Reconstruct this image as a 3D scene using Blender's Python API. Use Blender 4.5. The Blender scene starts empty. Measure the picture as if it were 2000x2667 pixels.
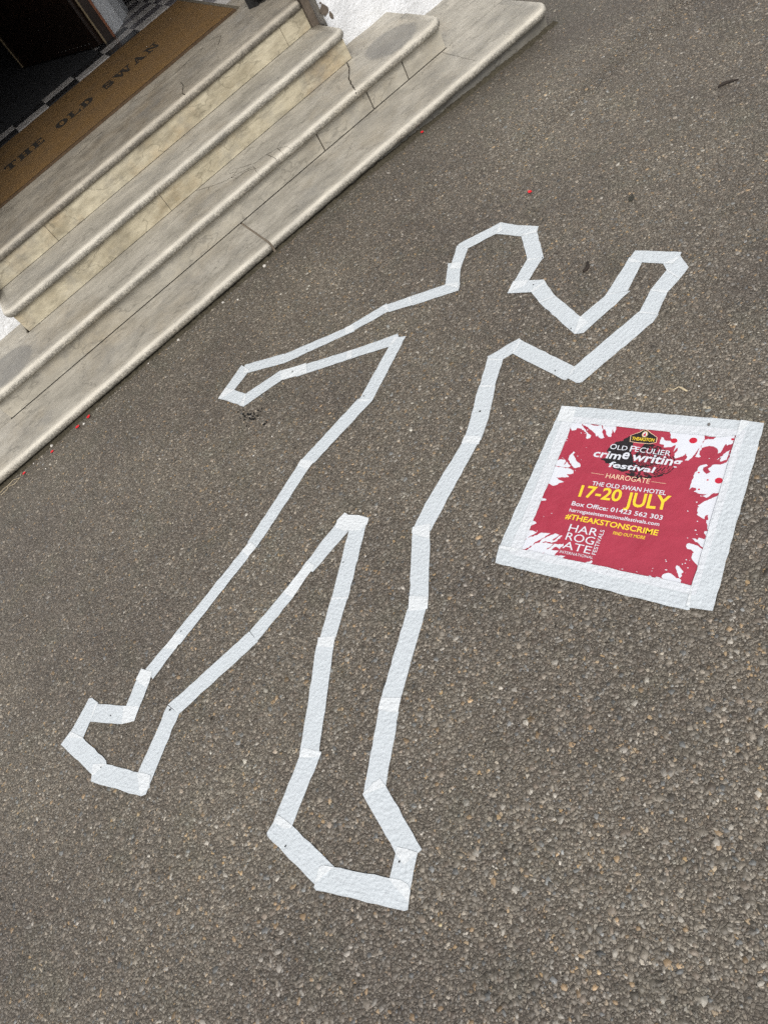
import bpy, math, random
import numpy as np
from mathutils import Vector, Matrix
from mathutils.geometry import tessellate_polygon

scene = bpy.context.scene
COL = scene.collection
random.seed(7)
RNG = np.random.default_rng(11)

# ------------------------------------------------------------------ camera
CAM_H = 1.4825
cam_data = bpy.data.cameras.new('camera')
cam_data.sensor_fit = 'VERTICAL'
cam_data.sensor_height = 36.0
cam_data.sensor_width = 27.0
cam_data.lens = 36.0 * 1801.2 / 2667.0
cam_data.clip_start = 0.05
cam_data.clip_end = 1000.0
cam = bpy.data.objects.new('camera', cam_data)
COL.objects.link(cam)
_R = Vector((0.74862644, -0.51090579, -0.42253252))
_U = Vector((0.66193383, 0.53998161, 0.5198687))
_D = Vector((0.03744413, 0.66887602, -0.74243034))
_m = Matrix((_R, _U, -_D)).transposed().to_4x4()
_m.translation = Vector((0.0, 0.0, CAM_H))
cam.matrix_world = _m
scene.camera = cam

# ------------------------------------------------------------------ daylight (bright overcast)
SUN_EL, SUN_AZ = math.radians(52), math.radians(200)      # azimuth from +Y towards +X
world = bpy.data.worlds.new('World')
scene.world = world
world.use_nodes = True
wn = world.node_tree.nodes
wl = world.node_tree.links
wn.clear()
sky = wn.new('ShaderNodeTexSky')
sky.sky_type = 'NISHITA'
sky.sun_disc = False
sky.sun_elevation = SUN_EL
sky.sun_rotation = SUN_AZ
sky.dust_density = 3.0
sky.ozone_density = 1.0
soft = wn.new('ShaderNodeHueSaturation')                  # cloud cover greys the blue
soft.inputs['Saturation'].default_value = 0.30
bg = wn.new('ShaderNodeBackground')
bg.inputs['Strength'].default_value = 0.13
wo = wn.new('ShaderNodeOutputWorld')
wl.new(sky.outputs[0], soft.inputs['Color'])
wl.new(soft.outputs[0], bg.inputs['Color'])
wl.new(bg.outputs[0], wo.inputs['Surface'])

sun_data = bpy.data.lights.new('sun', 'SUN')
sun_data.energy = 1.5
sun_data.angle = math.radians(22)
sun_data.color = (1.0, 0.965, 0.91)
sun = bpy.data.objects.new('sun', sun_data)
COL.objects.link(sun)
_s = Vector((math.sin(SUN_AZ) * math.cos(SUN_EL), math.cos(SUN_AZ) * math.cos(SUN_EL), math.sin(SUN_EL)))
sun.rotation_euler = _s.to_track_quat('Z', 'Y').to_euler()
sun.location = _s * 30

scene.view_settings.view_transform = 'Standard'
scene.view_settings.look = 'None'
scene.view_settings.exposure = 0.42
scene.view_settings.gamma = 1.0
scene.view_settings.use_curve_mapping = False
scene.render.engine = 'CYCLES'
scene.cycles.use_denoising = False
scene.cycles.denoiser = 'OPENIMAGEDENOISE'
scene.cycles.denoising_input_passes = 'RGB_ALBEDO_NORMAL'
scene.cycles.denoising_prefilter = 'ACCURATE'
scene.cycles.max_bounces = 5
scene.cycles.diffuse_bounces = 3
scene.cycles.glossy_bounces = 2
scene.cycles.transparent_max_bounces = 12

# ------------------------------------------------------------------ measured outlines (metres on the ground; poster in its own u, v)
TAPES = [[(0.076,2.399),(0.213,2.281),(0.19,2.23),(0.049,2.355)],[(0.208,2.278),(0.436,2.144),(0.468,2.128),(0.449,2.091),(0.418,2.11),(0.186,2.232)],[(0.436,2.144),(0.605,2.091),(0.586,2.046),(0.418,2.11)],[(0.586,2.094),(0.675,2.028),(0.653,1.982),(0.582,2.042)],[(0.666,2.036),(0.784,1.946),(0.81,1.908),(0.787,1.875),(0.65,1.982)],[(0.858,2.031),(0.884,1.982),(0.792,1.879),(0.778,1.944)],[(0.936,2.075),(0.95,2.024),(0.861,1.957),(0.842,1.998)],[(0.938,2.074),(0.95,2.074),(1.095,2.008),(1.066,1.966),(0.944,2.02)],[(1.095,2.01),(1.11,1.933),(1.138,1.851),(1.11,1.831),(1.076,1.87),(1.045,1.976)],[(1.079,1.878),(1.121,1.843),(1.033,1.708),(0.998,1.75)],[(1.005,1.76),(1.03,1.71),(0.915,1.667),(0.862,1.697)],[(0.908,1.721),(0.963,1.629),(0.955,1.614),(0.908,1.616),(0.861,1.695)],[(0.905,1.63),(0.959,1.619),(0.927,1.535),(0.883,1.561)],[(0.884,1.566),(0.929,1.541),(0.897,1.359),(0.844,1.361)],[(0.901,1.399),(1.01,1.397),(1.05,1.344),(0.861,1.342),(0.844,1.363)],[(1.001,1.396),(1.154,1.45),(1.153,1.399),(1.047,1.351)],[(1.184,1.456),(1.235,1.325),(1.215,1.315),(1.187,1.313),(1.137,1.439)],[(1.175,1.338),(1.222,1.318),(1.195,1.263),(1.148,1.253),(1.156,1.304)],[(1.163,1.311),(1.15,1.253),(1.088,1.245),(1.076,1.294)],[(1.079,1.294),(1.098,1.248),(1.014,1.207),(0.995,1.257)],[(0.753,1.269),(1.0,1.262),(1.018,1.207),(0.988,1.199),(0.726,1.207),(0.716,1.218),(0.715,1.252)],[(0.744,1.496),(0.755,1.277),(0.754,1.261),(0.709,1.25),(0.704,1.258),(0.692,1.474)],[(0.64,1.534),(0.746,1.501),(0.741,1.487),(0.694,1.47),(0.656,1.481),(0.632,1.517)],[(0.634,1.527),(0.66,1.48),(0.571,1.414),(0.545,1.458)],[(0.548,1.463),(0.576,1.417),(0.485,1.339),(0.417,1.294),(0.391,1.341),(0.435,1.373)],[(0.399,1.348),(0.426,1.303),(0.404,1.286),(0.375,1.334)],[(0.378,1.334),(0.402,1.291),(0.265,1.229),(0.132,1.168),(0.104,1.216),(0.174,1.253)],[(0.104,1.219),(0.145,1.188),(0.114,1.149),(0.09,1.206)],[(0.091,1.205),(0.125,1.164),(0.004,1.007),(-0.033,1.047)],[(-0.029,1.053),(0.007,1.012),(-0.014,0.986),(-0.055,1.02)],[(-0.053,1.027),(-0.015,0.991),(-0.205,0.846),(-0.243,0.881)],[(-0.24,0.884),(-0.202,0.847),(-0.229,0.823),(-0.263,0.865)],[(-0.26,0.866),(-0.226,0.824),(-0.348,0.706),(-0.402,0.727)],[(-0.402,0.73),(-0.366,0.732),(-0.349,0.729),(-0.347,0.71),(-0.355,0.548),(-0.366,0.548),(-0.405,0.549),(-0.407,0.581)],[(-0.397,0.587),(-0.366,0.549),(-0.391,0.529),(-0.436,0.487),(-0.446,0.548)],[(-0.567,0.67),(-0.557,0.666),(-0.426,0.53),(-0.418,0.514),(-0.419,0.503),(-0.445,0.477),(-0.452,0.48),(-0.598,0.636),(-0.599,0.644)],[(-0.621,0.827),(-0.599,0.833),(-0.581,0.79),(-0.538,0.648),(-0.595,0.648),(-0.645,0.811),(-0.643,0.819)],[(-0.486,0.915),(-0.435,0.881),(-0.586,0.786),(-0.6,0.796),(-0.617,0.829)],[(-0.469,0.926),(-0.434,0.882),(-0.445,0.875),(-0.489,0.912)],[(-0.3,1.135),(-0.262,1.097),(-0.31,1.04),(-0.441,0.885),(-0.488,0.913),(-0.349,1.077)],[(-0.286,1.15),(-0.245,1.115),(-0.268,1.093),(-0.301,1.13)],[(-0.193,1.223),(-0.157,1.187),(-0.248,1.111),(-0.283,1.145)],[(-0.017,1.396),(0.017,1.346),(-0.16,1.182),(-0.199,1.217),(-0.039,1.367)],[(-0.043,1.431),(-0.011,1.434),(-0.008,1.417),(0.014,1.389),(0.031,1.353),(0.015,1.339),(-0.011,1.341),(-0.048,1.381),(-0.061,1.414)],[(-0.048,1.427),(-0.038,1.37),(-0.193,1.342),(-0.21,1.383)],[(-0.186,1.386),(-0.177,1.355),(-0.281,1.318),(-0.296,1.358)],[(-0.294,1.359),(-0.278,1.319),(-0.433,1.284),(-0.437,1.331)],[(-0.439,1.331),(-0.432,1.281),(-0.727,1.274),(-0.745,1.327),(-0.704,1.326)],[(0.536,1.915),(0.526,1.896),(0.484,1.889),(0.348,1.994),(0.375,2.025)],[(0.391,2.015),(0.365,1.98),(0.181,2.115),(0.211,2.157)],[(0.243,2.136),(0.218,2.086),(0.133,2.16),(0.155,2.207)],[(0.16,2.209),(0.15,2.157),(-0.032,2.189),(-0.038,2.217),(0.005,2.243)],[(-0.04,2.366),(-0.018,2.309),(0.004,2.239),(-0.034,2.188),(-0.069,2.296),(-0.089,2.342)],[(0.065,2.412),(0.073,2.347),(-0.023,2.312),(-0.077,2.325),(-0.089,2.34)],[(0.517,1.912),(0.545,1.874),(0.3,1.737),(0.263,1.778)],[(0.272,1.79),(0.299,1.736),(0.02,1.693),(-0.006,1.745)],[(-0.004,1.749),(0.024,1.699),(-0.012,1.688),(-0.025,1.738)],[(-0.02,1.74),(-0.0,1.693),(-0.287,1.574),(-0.302,1.618)],[(-0.293,1.615),(-0.288,1.573),(-0.324,1.566),(-0.332,1.605)],[(-0.329,1.606),(-0.322,1.565),(-0.639,1.476),(-0.669,1.516)],[(-0.639,1.525),(-0.616,1.493),(-0.657,1.473),(-0.691,1.511)],[(-0.692,1.512),(-0.656,1.476),(-0.758,1.443),(-0.767,1.494)],[(-0.778,1.506),(-0.75,1.467),(-0.771,1.441),(-0.787,1.436),(-0.807,1.487)],[(-0.807,1.483),(-0.771,1.442),(-0.837,1.384),(-0.867,1.429)],[(-0.871,1.439),(-0.827,1.397),(-0.856,1.366),(-0.896,1.39)],[(-0.952,1.524),(-0.867,1.435),(-0.87,1.412),(-0.896,1.39),(-0.987,1.482)],[(-0.969,1.56),(-0.959,1.554),(-0.944,1.519),(-1.025,1.449),(-1.07,1.493)],[(-1.056,1.506),(-1.024,1.453),(-0.975,1.322),(-0.977,1.312),(-1.026,1.314),(-1.098,1.491)],[(-1.016,1.346),(-0.978,1.313),(-0.865,1.178),(-0.88,1.15),(-0.911,1.147),(-1.038,1.304)],[(-0.747,1.326),(-0.726,1.274),(-0.864,1.167),(-0.896,1.141),(-0.911,1.147),(-0.9,1.211)]]
PUNCTURES = [(0.281,2.198),(0.185,2.151),(0.291,1.781),(0.929,1.642),(1.031,1.712),(0.854,1.387),(0.714,1.303),(0.484,1.379),(-0.107,1.291),(-0.618,1.514),(-0.745,1.307),(-0.919,1.443),(-0.995,1.316),(-0.409,0.56),(-0.616,0.761)]
POSTER = ((0.635, 1.189), (0.47122, -0.88202), (-0.88202, -0.47122))
POSTER_TAPES = [[(0.0,0.0),(0.0345,-0.0009),(0.4679,0.0006),(0.4713,0.0069),(0.4533,0.0449),(0.415,0.0551),(0.081,0.0501),(0.0026,0.0524)],[(0.0004,0.0014),(0.0425,0.0011),(0.0497,0.081),(0.0504,0.4532),(0.0367,0.4618),(-0.0085,0.4637)],[(-0.0091,0.4543),(0.0504,0.4532),(0.1581,0.4552),(0.4539,0.4534),(0.4627,0.5091),(0.4582,0.5112),(-0.0007,0.5042),(-0.0055,0.4835)],[(0.4509,0.0006),(0.4947,0.0035),(0.5014,0.0037),(0.502,0.0154),(0.5063,0.4995),(0.5001,0.5007),(0.4619,0.5042),(0.4535,0.5008),(0.4541,0.4467),(0.4525,0.0422)]]
POSTER_PRINT = [(0.0355,0.0439),(0.4593,0.0379),(0.4564,0.4593),(0.0418,0.4566)]
POSTER_SHEET = [(0.0183,0.0336),(0.4685,0.0292),(0.4659,0.4734),(0.0235,0.4717)]
SPLASHES = [[(0.0552,0.0431),(0.0711,0.0493),(0.0807,0.0612),(0.1011,0.0824),(0.1108,0.0875),(0.111,0.0956),(0.1042,0.0999),(0.1003,0.0967),(0.0988,0.0868),(0.0866,0.0735),(0.0778,0.0688),(0.0667,0.0662),(0.0655,0.0747),(0.0547,0.078),(0.0499,0.072),(0.0314,0.0474)],[(0.0729,0.0503),(0.094,0.0491),(0.1028,0.0538),(0.118,0.0551),(0.1261,0.0504),(0.13,0.0559),(0.1365,0.065),(0.1354,0.0734),(0.147,0.0899),(0.1402,0.0942),(0.1313,0.0894),(0.1275,0.084),(0.1269,0.0893),(0.116,0.0778),(0.1064,0.0704),(0.0901,0.0606),(0.0794,0.0572)],[(0.1269,0.0383),(0.1573,0.0387),(0.1668,0.0528),(0.1688,0.0596),(0.1681,0.0716),(0.165,0.0689),(0.1604,0.0585),(0.1608,0.0768),(0.1628,0.0858),(0.1561,0.0856),(0.1499,0.0801),(0.1414,0.0642),(0.1361,0.0636),(0.1293,0.0509)],[(0.082,0.1436),(0.0868,0.1473),(0.0835,0.1535),(0.0944,0.1649),(0.1026,0.175),(0.1084,0.177),(0.1145,0.1847),(0.1143,0.1892),(0.1003,0.1942),(0.0907,0.1868),(0.0759,0.1698),(0.0754,0.1582),(0.0787,0.152)],[(0.0359,0.179),(0.0669,0.1718),(0.0722,0.1769),(0.07,0.1893),(0.0748,0.1783),(0.0888,0.1903),(0.0864,0.1947),(0.0533,0.1952),(0.0409,0.193)],[(0.0443,0.1971),(0.0882,0.1979),(0.1014,0.2027),(0.1039,0.2108),(0.0822,0.2196),(0.0951,0.2209),(0.096,0.2236),(0.0798,0.2263),(0.064,0.2303),(0.0724,0.2359),(0.0884,0.2399),(0.0746,0.2508),(0.0651,0.2559),(0.0446,0.2517),(0.0333,0.2094)],[(0.0457,0.2965),(0.0621,0.2996),(0.0603,0.3032),(0.0458,0.3068),(0.0493,0.3449),(0.046,0.3659),(0.0611,0.3716),(0.051,0.3799),(0.0494,0.3914),(0.031,0.3941),(0.0255,0.2982)],[(0.0488,0.3946),(0.0716,0.3965),(0.0467,0.424),(0.0242,0.4471),(0.0125,0.4477),(0.0232,0.3979)],[(0.0837,0.3951),(0.1057,0.3921),(0.0594,0.449),(0.0464,0.4522),(0.0146,0.4522)],[(0.117,0.3901),(0.1285,0.3918),(0.1164,0.4103),(0.1209,0.4104),(0.1339,0.3924),(0.1379,0.3934),(0.1253,0.4127),(0.0942,0.4222),(0.1229,0.4194),(0.1046,0.4515),(0.0918,0.4754),(0.052,0.4779),(0.0625,0.4518),(0.1005,0.404)],[(0.1256,0.4186),(0.1476,0.4133),(0.1432,0.4302),(0.1321,0.4254),(0.1237,0.4369),(0.1422,0.4342),(0.1368,0.4506),(0.1624,0.4451),(0.1569,0.4534),(0.1794,0.4643),(0.1732,0.4758),(0.0959,0.4741),(0.1068,0.4516)],[(0.2128,0.4527),(0.2265,0.4419),(0.2304,0.4451),(0.2267,0.4522),(0.2126,0.4764),(0.1904,0.4713),(0.2048,0.4654)],[(0.361,0.4491),(0.3663,0.4497),(0.3727,0.478),(0.3695,0.4797),(0.362,0.4621)],[(0.3724,0.4552),(0.3771,0.4486),(0.3869,0.4493),(0.397,0.4559),(0.3874,0.4462),(0.3908,0.4378),(0.399,0.4331),(0.4096,0.4365),(0.418,0.4421),(0.4243,0.441),(0.4297,0.4541),(0.4424,0.4665),(0.444,0.4741),(0.3776,0.4795)],[(0.4108,0.4111),(0.4196,0.4158),(0.4288,0.4241),(0.425,0.4289),(0.428,0.4339),(0.4247,0.4401),(0.4157,0.4273),(0.4098,0.4151)],[(0.4175,0.3602),(0.4177,0.3535),(0.4267,0.3515),(0.436,0.3531),(0.4537,0.3603),(0.4526,0.4028),(0.4373,0.389),(0.435,0.3741),(0.4373,0.372),(0.4303,0.366),(0.4214,0.3657)],[(0.4248,0.3381),(0.4364,0.3397),(0.4379,0.3326),(0.4504,0.3347),(0.4515,0.3263),(0.4456,0.314),(0.4532,0.3124),(0.4562,0.3367),(0.4547,0.3586),(0.442,0.3484)],[(0.4168,0.2555),(0.4523,0.2484),(0.4584,0.3027),(0.4519,0.3129),(0.4457,0.2948),(0.4427,0.2706),(0.4377,0.2735),(0.4379,0.2838),(0.4189,0.2748),(0.4209,0.2691),(0.4178,0.2663)],[(0.3866,0.2122),(0.3873,0.2046),(0.3871,0.1626),(0.3917,0.156),(0.3911,0.1466),(0.3971,0.1396),(0.4061,0.1353),(0.4101,0.1386),(0.4018,0.1455),(0.4025,0.1527),(0.413,0.1628),(0.4204,0.1554),(0.4125,0.1467),(0.4196,0.1357),(0.4348,0.1325),(0.4476,0.1235),(0.4512,0.0914),(0.4598,0.0858),(0.4579,0.2061),(0.4403,0.2114),(0.4274,0.2272),(0.4176,0.2242),(0.4295,0.2147),(0.4137,0.2188),(0.3977,0.2148),(0.3998,0.2045),(0.3909,0.2043)],[(0.4151,0.2501),(0.4317,0.234),(0.4523,0.2144),(0.4608,0.2133),(0.4605,0.2607),(0.42,0.2686),(0.4207,0.2588)],[(0.301,0.0542),(0.3115,0.0451),(0.3788,0.038),(0.3848,0.0627),(0.3816,0.0837),(0.3776,0.0974),(0.3707,0.121),(0.3642,0.1311),(0.3561,0.1313),(0.3596,0.1207),(0.3536,0.1107),(0.3484,0.1204),(0.3334,0.1294),(0.3304,0.1244),(0.332,0.0958),(0.3249,0.1112),(0.3242,0.0893),(0.3163,0.0976),(0.2988,0.1007),(0.2986,0.0926),(0.2861,0.0905),(0.2858,0.0699),(0.2941,0.0777),(0.3092,0.079),(0.3262,0.0813),(0.3237,0.0732),(0.3094,0.0723),(0.3057,0.0602)],[(0.3825,0.0819),(0.3861,0.0668),(0.3924,0.0634),(0.4045,0.0619),(0.4151,0.0528),(0.4467,0.0403),(0.4487,0.0663),(0.4377,0.0763),(0.4347,0.0713),(0.4307,0.0872),(0.4232,0.1014),(0.4182,0.0874),(0.4094,0.0826),(0.4004,0.0824),(0.39,0.087),(0.384,0.094)],[(0.3796,0.0894),(0.3792,0.1051),(0.3771,0.1176),(0.3892,0.1161),(0.3836,0.1097),(0.3836,0.0905)],[(0.4253,0.1207),(0.431,0.1101),(0.4477,0.0873),(0.446,0.1158),(0.4329,0.1235),(0.4336,0.1115)]]
DROPS = [(0.3609,0.0715,0.0092),(0.3178,0.0779,0.0077),(0.4431,0.1766,0.0086),(0.4458,0.0568,0.0036),(0.4193,0.1787,0.0022),(0.4073,0.2074,0.0023),(0.3956,0.1615,0.0022)]
THUMB = [(0.2118,0.0746),(0.2004,0.0855),(0.1929,0.0951),(0.1803,0.0997),(0.1769,0.1081),(0.1696,0.1133),(0.1664,0.132),(0.1739,0.1371),(0.175,0.1479),(0.1595,0.1555),(0.1599,0.1591),(0.171,0.1617),(0.1744,0.168),(0.1834,0.1682),(0.1939,0.1739),(0.2,0.1817),(0.2165,0.1848),(0.2258,0.1864),(0.2363,0.1795),(0.2398,0.1644),(0.2389,0.1492),(0.2278,0.1296),(0.2278,0.1126),(0.2233,0.0955)]
PLAQUE = [(0.2153,0.0935),(0.2118,0.0746),(0.2205,0.069),(0.2305,0.063),(0.2365,0.0561),(0.241,0.0539),(0.2464,0.0545),(0.256,0.0619),(0.2648,0.0667),(0.2749,0.0732),(0.2772,0.088),(0.2628,0.0939),(0.2502,0.094),(0.2363,0.0945)]
TEXTS = [('O','serif',(0.1703,0.1227),(0.1868,0.1236),(0.1667,0.1061)),('LD','serif',(0.1904,0.1233),(0.2146,0.1226),(0.1863,0.1097)),('P','serif',(0.2217,0.1241),(0.2364,0.1241),(0.2199,0.1062)),('ECULIER','serif',(0.2347,0.1231),(0.3201,0.1245),(0.2337,0.1079)),('crim','slab',(0.1364,0.1522),(0.2066,0.1523),(0.1345,0.1365)),('e','slab',(0.209,0.1479),(0.226,0.1479),(0.205,0.1277)),('writing','slab',(0.234,0.1499),(0.3525,0.1509),(0.2317,0.1329)),('festival','slab',(0.184,0.1777),(0.298,0.1785),(0.1818,0.1606)),('HARROGATE','cream',(0.1876,0.2113),(0.2945,0.2106),(0.187,0.1974)),('THE OLD SWAN HOTEL','white',(0.1609,0.2379),(0.3399,0.236),(0.1594,0.2258)),('17-20','yellow',(0.1384,0.2757),(0.2423,0.2723),(0.1326,0.242)),('JULY','yellow',(0.2554,0.2816),(0.3567,0.2745),(0.2569,0.2427)),('Box Office: 01423 562 303','white',(0.13,0.3042),(0.3501,0.3038),(0.1286,0.292)),('harrogateinternationalfestivals.com','white',(0.1304,0.3225),(0.3479,0.3208),(0.1289,0.3126)),('#THEAKSTONSCRIME','yellow',(0.1267,0.3443),(0.3512,0.3464),(0.1248,0.3309)),('FIND OUT MORE','cream2',(0.2532,0.3643),(0.3271,0.3618),(0.2521,0.3558)),('HAR','thin',(0.1464,0.3775),(0.218,0.3772),(0.1438,0.3569)),('ROG','thin',(0.1471,0.4017),(0.2173,0.4018),(0.1445,0.381)),('ATE','thin',(0.1478,0.4259),(0.2175,0.4269),(0.1461,0.4057)),('INTERNATIONAL','thin',(0.146,0.4397),(0.2284,0.4383),(0.1453,0.4325)),('FESTIVALS','up',(0.2314,0.4263),(0.2319,0.3575),(0.2216,0.4256)),('THEAKSTON','logo',(0.2168,0.0886),(0.2719,0.0874),(0.2153,0.0787))]
EMBLEM = ((0.2442,0.067),(0.2518,0.0677),(0.2414,0.0553))
RULES = [[(0.1484,0.2018),(0.182,0.2027)],[(0.2983,0.2036),(0.3323,0.2036)]]
PETALS = [(-0.573,2.897),(-0.641,2.889),(-0.784,2.868),(-0.938,2.885),(1.253,2.024),(1.377,2.92)]
PEBBLES = [(-0.607,2.877),(-0.78,2.916),(0.438,2.897),(0.194,2.89),(0.248,2.824),(-0.061,2.897),(-0.886,2.901),(-0.843,2.798),(-0.228,2.912),(-0.027,1.943),(-0.048,1.254),(1.004,2.6)]
TWIG_DARK = [(1.898,1.776),(1.914,1.773),(1.926,1.763),(1.937,1.752),(1.948,1.737)]
SEED_DARK = [(1.044,1.533),(1.056,1.534),(1.065,1.535),(1.081,1.553)]
STEM_CURLED = [(0.832,1.001),(0.833,0.992),(0.836,0.984),(0.842,0.982),(0.849,0.98),(0.85,0.971),(0.849,0.957),(0.85,0.952)]
LEAF = (1.361,1.645)
TAR = [(-0.054,2.144,0.0056),(-0.04,2.135,0.0041),(-0.032,2.123,0.0046),(-0.023,2.11,0.003),(-0.019,2.093,0.0035),(-0.038,2.089,0.0051),(-0.045,2.11,0.003),(-0.063,2.124,0.0028),(-0.002,2.112,0.003),(0.01,2.104,0.0028),(-0.072,2.145,0.0022),(-0.022,2.029,0.0043),(-0.007,2.03,0.0026),(-0.03,2.09,0.0028),(-0.032,2.107,0.0025),(-0.051,2.129,0.0022),(-0.011,2.086,0.002),(-0.071,2.088,0.002),(-0.064,2.188,0.002),(-0.044,2.173,0.0018),(0.001,2.097,0.002),(-0.021,2.12,0.0022)]
STRAWS = [[(-1.078,2.888),(-1.053,2.896),(-1.03,2.893),(-0.997,2.901),(-0.967,2.877)],[(-1.073,2.87),(-1.038,2.872),(-1.028,2.882)],[(-1.024,2.883),(-0.998,2.867),(-0.968,2.874)],[(-0.961,2.889),(-0.947,2.907)]]
CRACK_TREAD2 = [(1.454,3.563),(1.419,3.478),(1.359,3.389),(1.331,3.318),(1.308,3.251),(1.284,3.175)]
CRACK_LANDING = [(0.797,4.016),(0.788,3.95),(0.742,3.862),(0.741,3.787),(0.734,3.738)]
CRACK_LANDING_B = [(1.076,4.087),(1.145,4.189),(1.13,4.218),(1.107,4.223)]
CRACK_LANDING_C = [(1.041,4.232),(0.957,4.231),(0.903,4.21),(0.822,4.198),(0.751,4.212),(0.657,4.231),(0.58,4.302),(0.526,4.274)]
CRACK_LANDING_D = [(0.351,4.24),(0.278,4.236),(0.185,4.208),(0.048,4.202),(-0.052,4.216),(-0.174,4.214)]
CRACK_WEB = [[(0.476,3.553),(0.528,3.484),(0.582,3.425),(0.626,3.396),(0.674,3.375),(0.73,3.327)],[(0.626,3.396),(0.686,3.423),(0.751,3.346),(0.814,3.336),(0.869,3.31),(0.905,3.232)],[(0.626,3.396),(0.637,3.346),(0.692,3.342),(0.739,3.279)],[(0.73,3.327),(0.716,3.267),(0.711,3.224)],[(0.814,3.336),(0.818,3.258),(0.818,3.195)],[(0.869,3.31),(0.855,3.223)],[(0.638,3.444),(0.66,3.418)],[(0.528,3.484),(0.51,3.457)]]
CRACK_TREAD1 = [(1.785,3.256),(1.78,3.151),(1.775,3.056),(1.77,2.964)]
WALL_PATCHES = [(1.529, 0.375, 0.024, 0.03), (1.55, 0.337, 0.011, 0.022), (1.527, 0.408, 0.005, 0.006)]
# ------------------------------------------------------------------ helpers
def link(o, parent=None):
    COL.objects.link(o)
    if parent is not None:
        o.parent = parent
    return o

def tag(o, label=None, cat=None, group=None, kind=None):
    if label: o['label'] = label
    if cat: o['category'] = cat
    if group: o['group'] = group
    if kind: o['kind'] = kind
    return o

def empty(name, loc, label, cat, group=None):
    o = bpy.data.objects.new(name, None)
    o.empty_display_size = 0.05
    o.location = loc
    link(o)
    return tag(o, label, cat, group)

def mesh_obj(name, verts, faces, mat=None, parent=None, smooth=None):
    """verts are in world space; a parented piece is moved into its thing's space"""
    me = bpy.data.meshes.new(name)
    off = Vector((0, 0, 0))
    if parent is not None:
        p = parent
        while p is not None:
            off += p.location
            p = p.parent
    me.from_pydata([tuple(Vector(v) - off) for v in verts], [], faces)
    if mat: me.materials.append(mat)
    if smooth is not None:
        for i, pl in enumerate(me.polygons):
            pl.use_smooth = smooth[i] if isinstance(smooth, (list, tuple)) else smooth
    me.validate()
    me.update()
    return link(bpy.data.objects.new(name, me), parent)

def box_vf(x0, x1, y0, y1, z0, z1, b=0.0):
    """box; b > 0 chamfers the upper edges"""
    if b <= 0:
        v = [(x0, y0, z0), (x1, y0, z0), (x1, y1, z0), (x0, y1, z0), (x0, y0, z1), (x1, y0, z1), (x1, y1, z1), (x0, y1, z1)]
        f = [(3, 2, 1, 0), (4, 5, 6, 7), (0, 1, 5, 4), (1, 2, 6, 5), (2, 3, 7, 6), (3, 0, 4, 7)]
    else:
        v = [(x0, y0, z0), (x1, y0, z0), (x1, y1, z0), (x0, y1, z0),
             (x0, y0, z1 - b), (x1, y0, z1 - b), (x1, y1, z1 - b), (x0, y1, z1 - b),
             (x0 + b, y0 + b, z1), (x1 - b, y0 + b, z1), (x1 - b, y1 - b, z1), (x0 + b, y1 - b, z1)]
        f = [(3, 2, 1, 0), (8, 9, 10, 11)]
        for i in range(4):
            j = (i + 1) % 4
            f += [(i, j, 4 + j, 4 + i), (4 + i, 4 + j, 8 + j, 8 + i)]
    return v, f

def box(name, x0, x1, y0, y1, z0, z1, mat, parent=None, b=0.0):
    v, f = box_vf(x0, x1, y0, y1, z0, z1, b)
    return mesh_obj(name, v, f, mat, parent)

def area2(p):
    return sum(p[i][0] * p[(i + 1) % len(p)][1] - p[(i + 1) % len(p)][0] * p[i][1] for i in range(len(p)))

def slab_vf(poly, z0, z1, bottom=True):
    """flat sheet of any outline, triangulated top and bottom"""
    p = [tuple(q[:2]) for q in poly]
    if area2(p) < 0: p = p[::-1]
    n = len(p)
    tris = tessellate_polygon([[Vector((x, y, 0)) for x, y in p]])
    v = [(x, y, z1) for x, y in p] + [(x, y, z0) for x, y in p]
    f = []
    for t in tris:
        a, b, c = t
        s = (p[b][0] - p[a][0]) * (p[c][1] - p[a][1]) - (p[c][0] - p[a][0]) * (p[b][1] - p[a][1])
        if s < 0: a, c = c, a
        f += [(a, b, c), (c + n, b + n, a + n)] if bottom else [(a, b, c)]
    for i in range(n):
        j = (i + 1) % n
        f.append((i, i + n, j + n, j))
    return v, f

def prism(name, poly, z0, z1, mat, parent=None, axis=None):
    v, f = slab_vf(poly, z0, z1, axis is None)
    o = mesh_obj(name, v, f, mat, parent)
    if axis is not None and len(o.data.vertices) == len(v):      # a tape strip remembers which way it runs
        a = o.data.attributes.new('run', 'FLOAT_VECTOR', 'POINT')
        ax, sd = axis, random.random() * 50
        a.data.foreach_set('vector', [c for x, y, z in v for c in (x * ax[0] + y * ax[1] + sd, -x * ax[1] + y * ax[0], sd)])
    return o

def strip_axis(poly):
    P_ = np.array(poly); P_ = P_ - P_.mean(0)
    w, ev = np.linalg.eigh(P_.T @ P_)
    return (float(ev[0, 1]), float(ev[1, 1]))

def rough_outline(poly, step=0.02, amp=0.0008):
    out = []
    n = len(poly)
    for i in range(n):
        a, b = Vector(poly[i]), Vector(poly[(i + 1) % n])
        d = b - a
        L = d.length
        if L < 1e-6: continue
        nn = Vector((-d.y, d.x)) / L
        k = max(1, int(L / step))
        for q in range(k):
            t = q / k
            j = 0 if q == 0 else random.gauss(0, amp)
            out.append(tuple(a + d * t + nn * j))
    return out

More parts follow.
